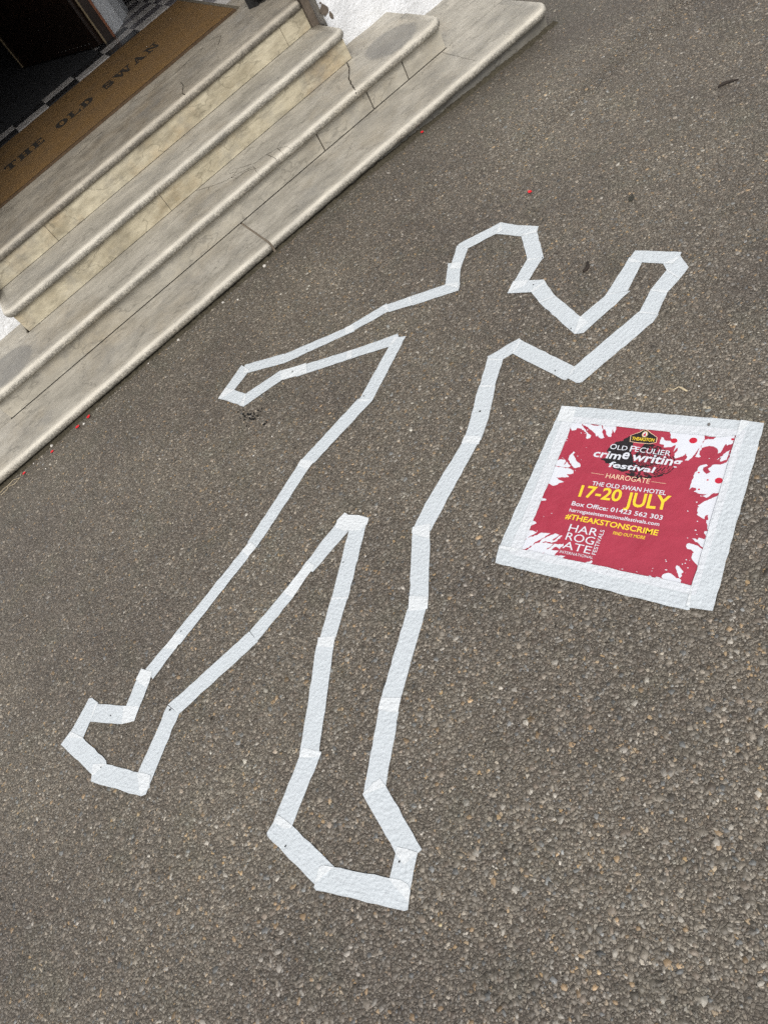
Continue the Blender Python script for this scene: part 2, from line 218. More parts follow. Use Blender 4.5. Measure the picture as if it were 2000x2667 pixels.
def tube_vf(pts, r, n=6):
    v, f = [], []
    for i, p in enumerate(pts):
        p = Vector(p)
        a = Vector(pts[max(0, i - 1)]); b = Vector(pts[min(len(pts) - 1, i + 1)])
        t = (b - a).normalized()
        s = t.cross(Vector((0, 0, 1)))
        if s.length < 1e-4: s = Vector((1, 0, 0))
        s.normalize(); w = s.cross(t)
        rr = r[i] if isinstance(r, (list, tuple)) else r
        for k in range(n):
            an = 2 * math.pi * k / n
            v.append(tuple(p + s * math.cos(an) * rr + w * math.sin(an) * rr))
    for i in range(len(pts) - 1):
        for k in range(n):
            k2 = (k + 1) % n
            f.append((i * n + k, i * n + k2, (i + 1) * n + k2, (i + 1) * n + k))
    f.append(tuple(range(n))[::-1])
    f.append(tuple((len(pts) - 1) * n + k for k in range(n)))
    return v, f

def tube(name, pts, r, mat, parent=None, n=6):
    v, f = tube_vf(pts, r, n)
    return mesh_obj(name, v, f, mat, parent, True)

# ------------------------------------------------------------------ materials
def new_mat(name):
    m = bpy.data.materials.new(name)
    m.use_nodes = True
    nt = m.node_tree
    nt.nodes.clear()
    out = nt.nodes.new('ShaderNodeOutputMaterial')
    b = nt.nodes.new('ShaderNodeBsdfPrincipled')
    nt.links.new(b.outputs[0], out.inputs['Surface'])
    return m, nt, b, out

class NT:
    def __init__(s, nt): s.nt = nt
    def n(s, t, **kw):
        o = s.nt.nodes.new(t)
        for k, v in kw.items():
            if k in ('operation', 'blend_type', 'data_type', 'feature', 'attribute_name', 'distance', 'noise_dimensions', 'clamp', 'invert', 'interpolation_type', 'voronoi_dimensions'):
                setattr(o, k, v)
            else:
                o.inputs[k.replace('_', ' ')].default_value = v
        return o
    def l(s, a, b): s.nt.links.new(a, b)
    def coords(s, scale=(1, 1, 1)):
        g = s.nt.nodes.new('ShaderNodeNewGeometry')
        m = s.nt.nodes.new('ShaderNodeMapping')
        m.inputs['Scale'].default_value = scale
        s.l(g.outputs['Position'], m.inputs['Vector'])
        return m.outputs[0]
    def noise(s, vec, scale, detail=4, rough=0.55):
        o = s.n('ShaderNodeTexNoise', Scale=scale, Detail=detail, Roughness=rough)
        s.l(vec, o.inputs['Vector'])
        return o.outputs['Fac']
    def voro(s, vec, scale, feature='F1', rand=1.0):
        o = s.n('ShaderNodeTexVoronoi', feature=feature, Scale=scale, Randomness=rand)
        s.l(vec, o.inputs['Vector'])
        return o
    def ramp(s, fac, stops, interp='LINEAR'):
        o = s.nt.nodes.new('ShaderNodeValToRGB')
        cr = o.color_ramp
        cr.interpolation = interp
        while len(cr.elements) < len(stops): cr.elements.new(0.5)
        for e, (p, c) in zip(cr.elements, stops):
            e.position = p
            e.color = c if len(c) == 4 else (*c, 1)
        s.l(fac, o.inputs['Fac'])
        return o.outputs['Color']
    def rng(s, v, a, b, c=0.0, d=1.0):
        o = s.nt.nodes.new('ShaderNodeMapRange')
        o.inputs['From Min'].default_value = a; o.inputs['From Max'].default_value = b
        o.inputs['To Min'].default_value = c; o.inputs['To Max'].default_value = d
        s.l(v, o.inputs['Value'])
        return o.outputs['Result']
    def mix(s, fac, a, b, mode='MIX'):
        o = s.nt.nodes.new('ShaderNodeMix')
        o.data_type = 'RGBA'; o.blend_type = mode
        for sock, val in ((o.inputs[0], fac), (o.inputs[6], a), (o.inputs[7], b)):
            if hasattr(val, 'is_linked'): s.l(val, sock)
            elif isinstance(val, (int, float)): sock.default_value = val
            else: sock.default_value = (*val, 1) if len(val) == 3 else val
        return o.outputs[2]
    def math(s, op, a, b=None):
        o = s.nt.nodes.new('ShaderNodeMath')
        o.operation = op
        for i, val in enumerate((a, b)):
            if val is None: continue
            if hasattr(val, 'is_linked'): s.l(val, o.inputs[i])
            else: o.inputs[i].default_value = val
        return o.outputs[0]
    def bump(s, h, dist, strength=1.0, normal=None):
        o = s.nt.nodes.new('ShaderNodeBump')
        o.inputs['Strength'].default_value = strength
        o.inputs['Distance'].default_value = dist
        s.l(h, o.inputs['Height'])
        if normal is not None: s.l(normal, o.inputs['Normal'])
        return o.outputs[0]

def plain(name, col, rough=0.6, metal=0.0, spec=0.4, var=0.12, scale=60, bump=0.0):
    m, nt, b, out = new_mat(name)
    t = NT(nt)
    v = t.coords()
    n = t.noise(v, scale, 4)
    dark = tuple(c * (1 - var) for c in col); lite = tuple(min(1, c * (1 + var)) for c in col)
    t.l(t.mix(t.rng(n, 0.3, 0.7), dark, lite), b.inputs['Base Color'])
    b.inputs['Roughness'].default_value = rough
    b.inputs['Metallic'].default_value = metal
    b.inputs['Specular IOR Level'].default_value = spec
    if bump > 0: t.l(t.bump(n, bump), b.inputs['Normal'])
    return m

def macro(t, v, c):
    """worn, dusty and oil-darkened areas of the tarmac"""
    p1 = t.noise(v, 1.5, 5, 0.62)
    c = t.mix(t.rng(p1, 0.36, 0.64), t.mix(1.0, c, (1.14, 1.12, 1.06), 'MULTIPLY'), t.mix(1.0, c, (0.82, 0.79, 0.77), 'MULTIPLY'))
    p2 = t.noise(v, 6.5, 5, 0.65)
    c = t.mix(t.rng(p2, 0.52, 0.72, 0.0, 0.6), c, t.mix(1.0, c, (0.80, 0.86, 0.80), 'MULTIPLY'))
    p3 = t.noise(v, 19.0, 4, 0.6)
    return t.mix(t.rng(p3, 0.60, 0.74, 0.0, 0.45), c, t.mix(1.0, c, (1.30, 1.28, 1.22), 'MULTIPLY'))

def mat_asphalt():
    m, nt, b, out = new_mat('asphalt')
    t = NT(nt)
    v = t.coords()
    wob = t.n('ShaderNodeTexNoise', Scale=180.0, Detail=2.0)
    t.l(v, wob.inputs['Vector'])
    vm = t.n('ShaderNodeVectorMath', operation='MULTIPLY_ADD')
    t.l(wob.outputs['Color'], vm.inputs[0]); vm.inputs[1].default_value = (0.005, 0.005, 0.005); t.l(v, vm.inputs[2])
    vv = vm.outputs[0]
    big = t.voro(vv, 120)
    edge = t.voro(vv, 120, 'DISTANCE_TO_EDGE')
    fin = t.voro(vv, 330)
    sep = nt.nodes.new('ShaderNodeSeparateColor'); t.l(big.outputs['Color'], sep.inputs[0])
    cell = t.ramp(sep.outputs[0], STONE_STOPS)
    sep2 = nt.nodes.new('ShaderNodeSeparateColor'); t.l(fin.outputs['Color'], sep2.inputs[0])
    fine = t.ramp(sep2.outputs[0], [(0.0, (0.056, 0.047, 0.037)), (0.45, (0.109, 0.094, 0.076)), (0.85, (0.192, 0.171, 0.141)), (1.0, (0.372, 0.341, 0.289))])
    c = t.mix(t.rng(sep.outputs[1], 0.35, 0.55), fine, cell)
    c = t.mix(t.rng(edge.outputs['Distance'], 0.02, 0.12), (0.057, 0.048, 0.038), c)
    c = macro(t, v, c)
    # silt along the foot of the steps, with contact shade painted in
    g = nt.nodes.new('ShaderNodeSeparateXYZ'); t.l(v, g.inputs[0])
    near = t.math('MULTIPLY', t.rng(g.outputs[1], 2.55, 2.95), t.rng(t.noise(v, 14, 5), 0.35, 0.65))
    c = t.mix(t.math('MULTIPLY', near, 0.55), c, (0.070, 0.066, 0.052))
    t.l(c, b.inputs['Base Color'])
    b.inputs['Roughness'].default_value = 0.62
    b.inputs['Specular IOR Level'].default_value = 0.45
    h = t.math('ADD', t.math('MULTIPLY', t.rng(edge.outputs['Distance'], 0.0, 0.25), 0.8), t.math('MULTIPLY', fin.outputs['Distance'], -0.5))
    h = t.math('ADD', h, t.math('MULTIPLY', sep.outputs[2], 0.5))
    t.l(t.bump(h, 0.0015, 0.9), b.inputs['Normal'])
    return m

STONE_STOPS = [(0.0, (0.097, 0.083, 0.067)), (0.30, (0.134, 0.117, 0.095)), (0.55, (0.164, 0.145, 0.120)), (0.74, (0.198, 0.182, 0.158)),
               (0.84, (0.167, 0.136, 0.101)), (0.92, (0.298, 0.275, 0.238)), (0.965, (0.372, 0.260, 0.138)), (1.0, (0.446, 0.415, 0.361))]

def mat_chip():
    m, nt, b, out = new_mat('asphalt_chip')
    t = NT(nt)
    a = t.n('ShaderNodeAttribute', attribute_name='tint')
    v = t.coords()
    n = t.noise(v, 420, 3)
    c = t.mix(t.rng(n, 0.3, 0.72), t.mix(1.0, a.outputs['Color'], (0.66, 0.65, 0.64), 'MULTIPLY'), t.mix(1.0, a.outputs['Color'], (1.2, 1.2, 1.2), 'MULTIPLY'))
    c = macro(t, v, c)
    t.l(c, b.inputs['Base Color'])
    b.inputs['Roughness'].default_value = 0.52
    b.inputs['Specular IOR Level'].default_value = 0.5
    return m

def mat_tape(name='white_tape', col=(0.56, 0.60, 0.622)):
    m, nt, b, out = new_mat(name)
    t = NT(nt)
    v = t.coords()
    n1 = t.noise(v, 95, 5, 0.6)
    lump = t.voro(v, 130, 'SMOOTH_F1')
    n2 = t.noise(v, 22, 3)
    c = t.mix(t.rng(n2, 0.3, 0.7), tuple(q * 0.955 for q in col), col)
    t.l(c, b.inputs['Base Color'])
    b.inputs['Roughness'].default_value = 0.42
    b.inputs['Specular IOR Level'].default_value = 0.35
    run = t.n('ShaderNodeAttribute', attribute_name='run')
    mp = nt.nodes.new('ShaderNodeMapping'); mp.inputs['Scale'].default_value = (14, 150, 1)
    t.l(run.outputs['Vector'], mp.inputs['Vector'])
    crease = t.noise(mp.outputs[0], 1.0, 4, 0.6)
    mp2 = nt.nodes.new('ShaderNodeMapping'); mp2.inputs['Scale'].default_value = (60, 45, 1)
    t.l(run.outputs['Vector'], mp2.inputs['Vector'])
    ruck = t.noise(mp2.outputs[0], 1.0, 3, 0.5)
    h = t.math('ADD', t.math('MULTIPLY', lump.outputs['Distance'], -0.9), t.math('MULTIPLY', n1, 0.7))
    h = t.math('ADD', h, t.math('ADD', t.math('MULTIPLY', crease, 0.8), t.math('MULTIPLY', ruck, 0.9)))
    t.l(t.bump(h, 0.0022, 0.9), b.inputs['Normal'])
    return m

def mat_stone(name, lo, hi, stain, stain_amt=0.5, rings=(), blot=0.30):
    m, nt, b, out = new_mat(name)
    t = NT(nt)
    v = t.coords()
    vs = t.coords((1.0, 2.4, 2.4))
    n1 = t.noise(vs, 3.2, 6, 0.62)
    n2 = t.noise(vs, 14, 5, 0.6)
    c = t.mix(t.rng(t.math('ADD', t.math('MULTIPLY', n1, 0.65), t.math('MULTIPLY', n2, 0.35)), 0.36, 0.64), lo, hi)
    n3 = t.noise(v, 2.1, 5, 0.65)
    c = t.mix(t.rng(n3, 0.50, 0.72, 0.0, stain_amt), c, stain)
    n4 = t.noise(t.coords((1.0, 1.0, 2.2)), 9.0, 6, 0.68)
    c = t.mix(t.rng(n4, 0.46, 0.66, 0.0, blot), c, tuple(q * 0.50 for q in lo))
    gs = t.noise(v, 4.3, 6, 0.7)
    c = t.mix(t.rng(gs, 0.50, 0.66, 0.0, 0.45), c, (0.185, 0.180, 0.168))
    n5 = t.noise(vs, 5.0, 5, 0.7)
    c = t.mix(t.rng(n5, 0.52, 0.70, 0.0, 0.5), c, tuple(min(1, q * 1.18) for q in hi))
    # trodden-in streaks along the slab
    st = t.noise(t.coords((2.0, 26.0, 26.0)), 5.0, 5, 0.7)
    c = t.mix(t.rng(st, 0.54, 0.74, 0.0, 0.34), c, tuple(q * 0.58 for q in lo))
    # veins: warped thin lines
    vw = t.n('ShaderNodeTexNoise', Scale=3.0, Detail=4.0)
    t.l(vs, vw.inputs['Vector'])
    vein = t.math('ABSOLUTE', t.math('SUBTRACT', vw.outputs['Fac'], 0.5))
    c = t.mix(t.rng(vein, 0.0, 0.010, 0.55, 0.0), c, tuple(q * 0.45 for q in lo))
    # fine speckle of dirt in the pores
    sp = t.noise(v, 260, 3, 0.7)
    c = t.mix(t.rng(sp, 0.60, 0.75, 0.0, 0.35), c, tuple(q * 0.40 for q in lo))
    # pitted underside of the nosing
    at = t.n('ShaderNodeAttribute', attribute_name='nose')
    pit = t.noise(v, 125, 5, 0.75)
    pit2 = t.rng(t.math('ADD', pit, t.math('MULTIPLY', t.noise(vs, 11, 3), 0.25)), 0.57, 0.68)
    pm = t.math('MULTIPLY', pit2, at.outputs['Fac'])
    # clean rubbed crown of the nosing, its highlight painted in as well
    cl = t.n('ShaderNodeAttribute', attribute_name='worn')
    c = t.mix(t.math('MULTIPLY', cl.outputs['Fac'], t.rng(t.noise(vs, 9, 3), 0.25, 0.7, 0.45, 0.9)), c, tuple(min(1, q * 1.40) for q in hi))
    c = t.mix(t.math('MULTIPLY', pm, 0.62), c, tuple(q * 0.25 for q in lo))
    g = nt.nodes.new('ShaderNodeSeparateXYZ'); t.l(v, g.inputs[0])
    for (rx, ry, rad) in rings:                           # where plant tubs have stood
        dx = t.math('SUBTRACT', g.outputs[0], rx); dy = t.math('SUBTRACT', g.outputs[1], ry)
        d = t.math('SQRT', t.math('ADD', t.math('MULTIPLY', dx, dx), t.math('MULTIPLY', dy, dy)))
        d = t.math('ADD', d, t.math('MULTIPLY', t.math('SUBTRACT', t.noise(v, 25, 4), 0.5), 0.03))
        c = t.mix(t.rng(d, rad - 0.012, rad + 0.012, 0.62, 0.0), c, (0.15, 0.145, 0.135))
    t.l(c, b.inputs['Base Color'])
    b.inputs['Roughness'].default_value = 0.55
    b.inputs['Specular IOR Level'].default_value = 0.4
    h = t.math('ADD', t.math('MULTIPLY', n2, 0.5), t.math('MULTIPLY', sp, 0.35))
    h = t.math('SUBTRACT', h, t.math('MULTIPLY', pm, 0.45))
    t.l(t.bump(h, 0.003, 0.6), b.inputs['Normal'])
    return m

def mat_plaster():
    m, nt, b, out = new_mat('white_masonry_paint')
    t = NT(nt)
    v = t.coords()
    n1 = t.noise(v, 28, 6, 0.65)
    n2 = t.noise(v, 6, 4, 0.6)
    c = t.mix(t.rng(n2, 0.35, 0.7), (0.70, 0.71, 0.72), (0.82, 0.83, 0.84))
    c = t.mix(t.rng(t.noise(v, 75, 4, 0.7), 0.66, 0.72, 0.0, 0.5), c, (0.42, 0.41, 0.38))
    t.l(c, b.inputs['Base Color'])
    b.inputs['Roughness'].default_value = 0.55
    t.l(t.bump(t.math('ADD', n1, t.math('MULTIPLY', n2, 0.8)), 0.012, 0.9), b.inputs['Normal'])
    return m

def mat_coir():
    m, nt, b, out = new_mat('coir')
    t = NT(nt)
    v = t.coords()
    f = t.noise(v, 520, 3, 0.7)
    g = t.noise(v, 9, 5, 0.6)
    c = t.mix(t.rng(f, 0.32, 0.7), (0.105, 0.058, 0.022), (0.235, 0.145, 0.062))
    c = t.mix(t.rng(g, 0.38, 0.7, 0.0, 0.45), c, (0.125, 0.088, 0.055))
    t.l(c, b.inputs['Base Color'])
    b.inputs['Roughness'].default_value = 0.95
    b.inputs['Specular IOR Level'].default_value = 0.1
    t.l(t.bump(f, 0.004, 0.9), b.inputs['Normal'])
    return m

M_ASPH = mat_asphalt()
M_CHIP = mat_chip()
M_TAPE = mat_tape()
M_TAPE2 = mat_tape('doubled_tape', (0.662, 0.690, 0.700))
M_TAPE3 = mat_tape('tape_over_paper', (0.63, 0.655, 0.68))
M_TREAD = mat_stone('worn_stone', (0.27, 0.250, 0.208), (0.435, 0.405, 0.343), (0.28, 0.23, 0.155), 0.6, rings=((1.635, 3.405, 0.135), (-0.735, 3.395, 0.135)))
M_LAND = mat_stone('brown_grained_stone', (0.205, 0.182, 0.146), (0.345, 0.312, 0.255), (0.20, 0.155, 0.10), 0.7, blot=0.5)
M_RISER = mat_stone('cream_marble', (0.33, 0.285, 0.195), (0.56, 0.505, 0.375), (0.38, 0.245, 0.105), 0.75, blot=0.55)
M_RISER_GREY = mat_stone('grey_marble', (0.31, 0.285, 0.235), (0.47, 0.435, 0.36), (0.36, 0.29, 0.18), 0.5, blot=0.35)
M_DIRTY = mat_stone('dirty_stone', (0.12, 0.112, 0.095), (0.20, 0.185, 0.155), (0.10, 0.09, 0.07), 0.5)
M_CORE = plain('dark_mortar', (0.10, 0.088, 0.070), 0.9, var=0.3)
M_CRACK = plain('crack_grime', (0.050, 0.043, 0.034), 0.95, var=0.3, spec=0.1)
M_PLASTER = mat_plaster()
M_COIR = mat_coir()
M_INK = plain('black_coir', (0.030, 0.026, 0.022), 0.95, var=0.35, scale=400, spec=0.1)
M_RUBBER = plain('mat_edging', (0.075, 0.045, 0.022), 0.8, var=0.25)
M_TILE_L = plain('pale_tile', (0.40, 0.38, 0.36), 0.35, var=0.12, scale=8)
M_TILE_D = plain('black_tile', (0.030, 0.030, 0.032), 0.35, var=0.2, scale=8)
M_TILE_G = plain('grey_tile', (0.12, 0.112, 0.118), 0.35, var=0.15, scale=8)
M_GROUT = plain('grout', (0.07, 0.065, 0.06), 0.9)
M_DOOR = plain('dark_varnished_wood', (0.018, 0.010, 0.007), 0.35, var=0.35, scale=14)
M_MAHOG = plain('mahogany_edge', (0.20, 0.075, 0.035), 0.45, var=0.25, scale=20)
M_BEAD = plain('worn_bead', (0.20, 0.15, 0.085), 0.5, var=0.3)
M_STEEL = plain('steel_stud', (0.75, 0.74, 0.70), 0.25, metal=1.0, var=0.05)
M_PAINT = plain('interior_white_paint', (0.66, 0.68, 0.70), 0.5, var=0.05, scale=12, bump=0.001)
M_DARKROOM = plain('dark_panelling', (0.035, 0.022, 0.016), 0.6, var=0.3, scale=10)
M_CEIL = plain('ceiling_paint', (0.55, 0.53, 0.50), 0.8, var=0.05)
M_BLACK = plain('black_iron', (0.018, 0.018, 0.018), 0.45, var=0.2)
M_BRISTLE = plain('black_bristle', (0.014, 0.013, 0.012), 0.9, var=0.3, scale=300)
M_PAPER = plain('poster_paper', (0.72, 0.735, 0.775), 0.30, var=0.015, scale=30, bump=0.0012)
M_RED = plain('red_print', (0.38, 0.042, 0.070), 0.27, var=0.06, scale=16, bump=0.005, spec=0.5)
M_REDDEEP = plain('deep_red_print', (0.52, 0.02, 0.045), 0.30, var=0.05, spec=0.5)
M_WHITEINK = plain('white_print', (0.68, 0.70, 0.745), 0.30, var=0.015, bump=0.0012, scale=30)
M_YELLOW = plain('yellow_print', (0.85, 0.60, 0.045), 0.30, var=0.03)
M_CREAM = plain('cream_print', (0.86, 0.62, 0.42), 0.30, var=0.03)
M_BLACKINK = plain('black_print', (0.024, 0.020, 0.022), 0.30, var=0.1)
M_PETAL = plain('red_petal', (0.60, 0.018, 0.026), 0.45, var=0.2, scale=120)
M_PEBBLE = plain('pale_grit', (0.52, 0.49, 0.44), 0.8, var=0.2, scale=200)
M_TWIG = plain('dark_twig', (0.028, 0.020, 0.015), 0.8, var=0.3, scale=200)
M_STRAW = plain('dry_straw', (0.52, 0.43, 0.28), 0.7, var=0.25, scale=150)
M_TAR = plain('tar', (0.012, 0.012, 0.012), 0.5, var=0.3, scale=200)
M_GRIME = plain('bare_render', (0.115, 0.092, 0.070), 0.9, var=0.3, scale=40, bump=0.003)

# ------------------------------------------------------------------ the ground
def sstep(a, b, x):
    t = min(1.0, max(0.0, (x - a) / (b - a)))
    return t * t * (3 - 2 * t)

def gz(x, y):
    """the tarmac falls a little along the steps towards the right"""
    return -0.042 * sstep(0.75, 2.15, x) * sstep(2.25, 2.9, y)

xs = [-160, -70, -30, -14, -7] + [-4 + 0.2 * i for i in range(0, 46)] + [7, 10, 16, 34, 75, 160]
ys = [-160, -70, -30, -14, -7] + [-3 + 0.2 * i for i in range(0, 40)] + [7, 10, 16, 34, 75, 160]
gv = [(x, y, gz(x, y)) for y in ys for x in xs]
W_ = len(xs)
gf = [(j * W_ + i, j * W_ + i + 1, (j + 1) * W_ + i + 1, (j + 1) * W_ + i) for j in range(len(ys) - 1) for i in range(W_ - 1)]
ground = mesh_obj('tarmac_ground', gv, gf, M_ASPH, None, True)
tag(ground, kind='structure')

# loose and half-bedded chippings of the surface: real relief, uncountable
def build_chips():
    sp = 0.0073
    gx = np.arange(-2.0, 2.9, sp); gy = np.arange(0.02, 2.97, sp * 0.92)
    X, Y = np.meshgrid(gx, gy)
    X = X + (np.arange(Y.shape[0]) % 2)[:, None] * sp * 0.5
    X = X.ravel(); Y = Y.ravel()
    X += RNG.normal(0, sp * 0.30, X.size); Y += RNG.normal(0, sp * 0.30, Y.size)
    # keep what lies near the camera's footprint (with a margin for a step to the side)
    P = np.stack([X, Y, np.full(X.size, -CAM_H)], 1)
    R, U, D = (np.array(q) for q in (_R, _U, _D))
    c = P @ D; sx = (P @ R) / c * 1801.2; sy = (P @ U) / c * 1801.2
    keep = (c > 0.1) & (np.abs(sx) < 1250) & (np.abs(sy) < 1560)
    dist = np.linalg.norm(P, axis=1)
    keep &= RNG.random(X.size) < np.clip((2.5 / dist) ** 1.7, 0, 0.92) * (1 - 0.45 * np.clip((Y - 2.55) / 0.4, 0, 1))
    X, Y, dist = X[keep], Y[keep], dist[keep]
    n = X.size
    K = 6
    size = np.clip(RNG.lognormal(math.log(0.0034), 0.40, n), 0.0015, 0.0084)
    near = np.clip((2.6 - dist) / 1.1, 0, 1)
    size = size * (1 + 0.10 * near)
    ang = RNG.random((n, 1)) * 6.283 + np.arange(K)[None, :] * (6.283 / K) + RNG.normal(0, 0.30, (n, K))
    rad = size[:, None] * RNG.uniform(0.62, 1.28, (n, K))
    stretch = RNG.uniform(0.62, 1.0, (n, 1)); rot = RNG.random((n, 1)) * 3.1416
    lx = rad * np.cos(ang); ly = rad * np.sin(ang) * stretch
    bx = lx * np.cos(rot) - ly * np.sin(rot); by = lx * np.sin(rot) + ly * np.cos(rot)
    hgt = np.clip(size * RNG.uniform(0.05, 0.19, n), 0.0003, 0.0011)
    Z0 = np.zeros(n)
    t1 = np.clip((X - 0.75) / 1.4, 0, 1); t2 = np.clip((Y - 2.25) / 0.65, 0, 1)
    Z0 = -0.042 * t1 * t1 * (3 - 2 * t1) * t2 * t2 * (3 - 2 * t2)
    tx = RNG.normal(0, 0.10, n); ty = RNG.normal(0, 0.10, n)
    V = np.empty((n, 2 * K, 3))
    V[:, :K, 0] = X[:, None] + bx; V[:, :K, 1] = Y[:, None] + by; V[:, :K, 2] = Z0[:, None] - 0.0008
    k = RNG.uniform(0.80, 0.95, (n, 1))
    V[:, K:, 0] = X[:, None] + bx * k; V[:, K:, 1] = Y[:, None] + by * k
    V[:, K:, 2] = Z0[:, None] + np.clip(hgt[:, None] + bx * k * tx[:, None] + by * k * ty[:, None], 0.0002, 0.0019)
    base = (np.arange(n) * 2 * K)[:, None]
    quads = np.empty((n, K, 4), dtype=np.int64)
    for i in range(K):
        j = (i + 1) % K
        quads[:, i, :] = base + np.array([i, j, K + j, K + i])[None, :]
    tops = base + np.arange(K, 2 * K)[None, :]
    loops = np.concatenate([quads.reshape(n, -1), tops], 1).ravel()
    tot = np.tile(np.array([4] * K + [K]), n)
    start = np.concatenate([[0], np.cumsum(tot)[:-1]])
    me = bpy.data.meshes.new('tarmac_chippings')
    me.vertices.add(n * 2 * K); me.vertices.foreach_set('co', V.ravel())
    me.loops.add(loops.size); me.loops.foreach_set('vertex_index', loops.astype(np.int32))
    me.polygons.add(tot.size); me.polygons.foreach_set('loop_start', start.astype(np.int32)); me.polygons.foreach_set('loop_total', tot.astype(np.int32))
    me.update(calc_edges=True)
    # each stone's own colour
    r = RNG.random(n)
    g = RNG.lognormal(math.log(0.145), 0.31, n)
    col = np.stack([g * 1.055, g * 0.945, g * 0.79], 1)
    warm = (r < 0.045) & (RNG.random(n) < np.clip(1.25 - dist * 0.32 + X * 0.12, 0.08, 1)); col[warm] = np.stack([g * 1.75, g * 1.27, g * 0.78], 1)[warm]
    brown = (r >= 0.045) & (r < 0.20); col[brown] = np.stack([g * 1.02, g * 0.86, g * 0.70], 1)[brown]
    pale = (r >= 0.20) & (r < 0.25 + 0.07 * near); col[pale] = np.stack([g * 1.72, g * 1.62, g * 1.45], 1)[pale]
    blue = (r >= 0.33) & (r < 0.39); col[blue] = np.stack([g * 0.97, g * 1.0, g * 1.0], 1)[blue]
    col = np.clip(col, 0.02, 0.55)
    at = me.attributes.new('tint', 'FLOAT_COLOR', 'POINT')
    rgba = np.ones((n, 2 * K, 4)); rgba[:, :, :3] = col[:, None, :]
    at.data.foreach_set('color', rgba.ravel())
    me.materials.append(M_CHIP)
    o = link(bpy.data.objects.new('tarmac_chippings', me))
    tag(o, 'small grey brown stone chippings set in the tarmac surface', 'chippings', kind='stuff')
    print('chips', n)
build_chips()

# ------------------------------------------------------------------ the stone steps
Z1, Z2, Z3, Z4 = 0.052, 0.186, 0.320, 0.454
Y1, Y2, Y3 = 3.266, 3.556, 3.8266            # riser faces (backs of the treads)
RHO = 0.021                                   # half-round nosing

def nose_front(K, ztop):
    """front of a nosing whose lower outline is seen along a sight line of slope K"""
    zc = ztop - RHO
    th = math.atan2(CAM_H, K)
    y_t = K * (1 - (zc - RHO * math.cos(th)) / CAM_H)
    return y_t + RHO * math.sin(th) - RHO

F1, F2, F3, F4 = (nose_front(k, z) for k, z in ((2.962, Z1), (3.604, Z2), (4.372, Z3), (5.302, Z4)))
steps = empty('stone_steps', (0.465, 3.3, 0.0), 'flight of worn pale stone entrance steps with rounded nosings', 'steps')

def wav(x, s):
    return (math.sin(x * 3.1 + s) * 0.45 + math.sin(x * 7.7 + s * 2.3) * 0.3 + math.sin(x * 19.3 + s * 1.7) * 0.2 + math.sin(x * 43.0 + s) * 0.12)

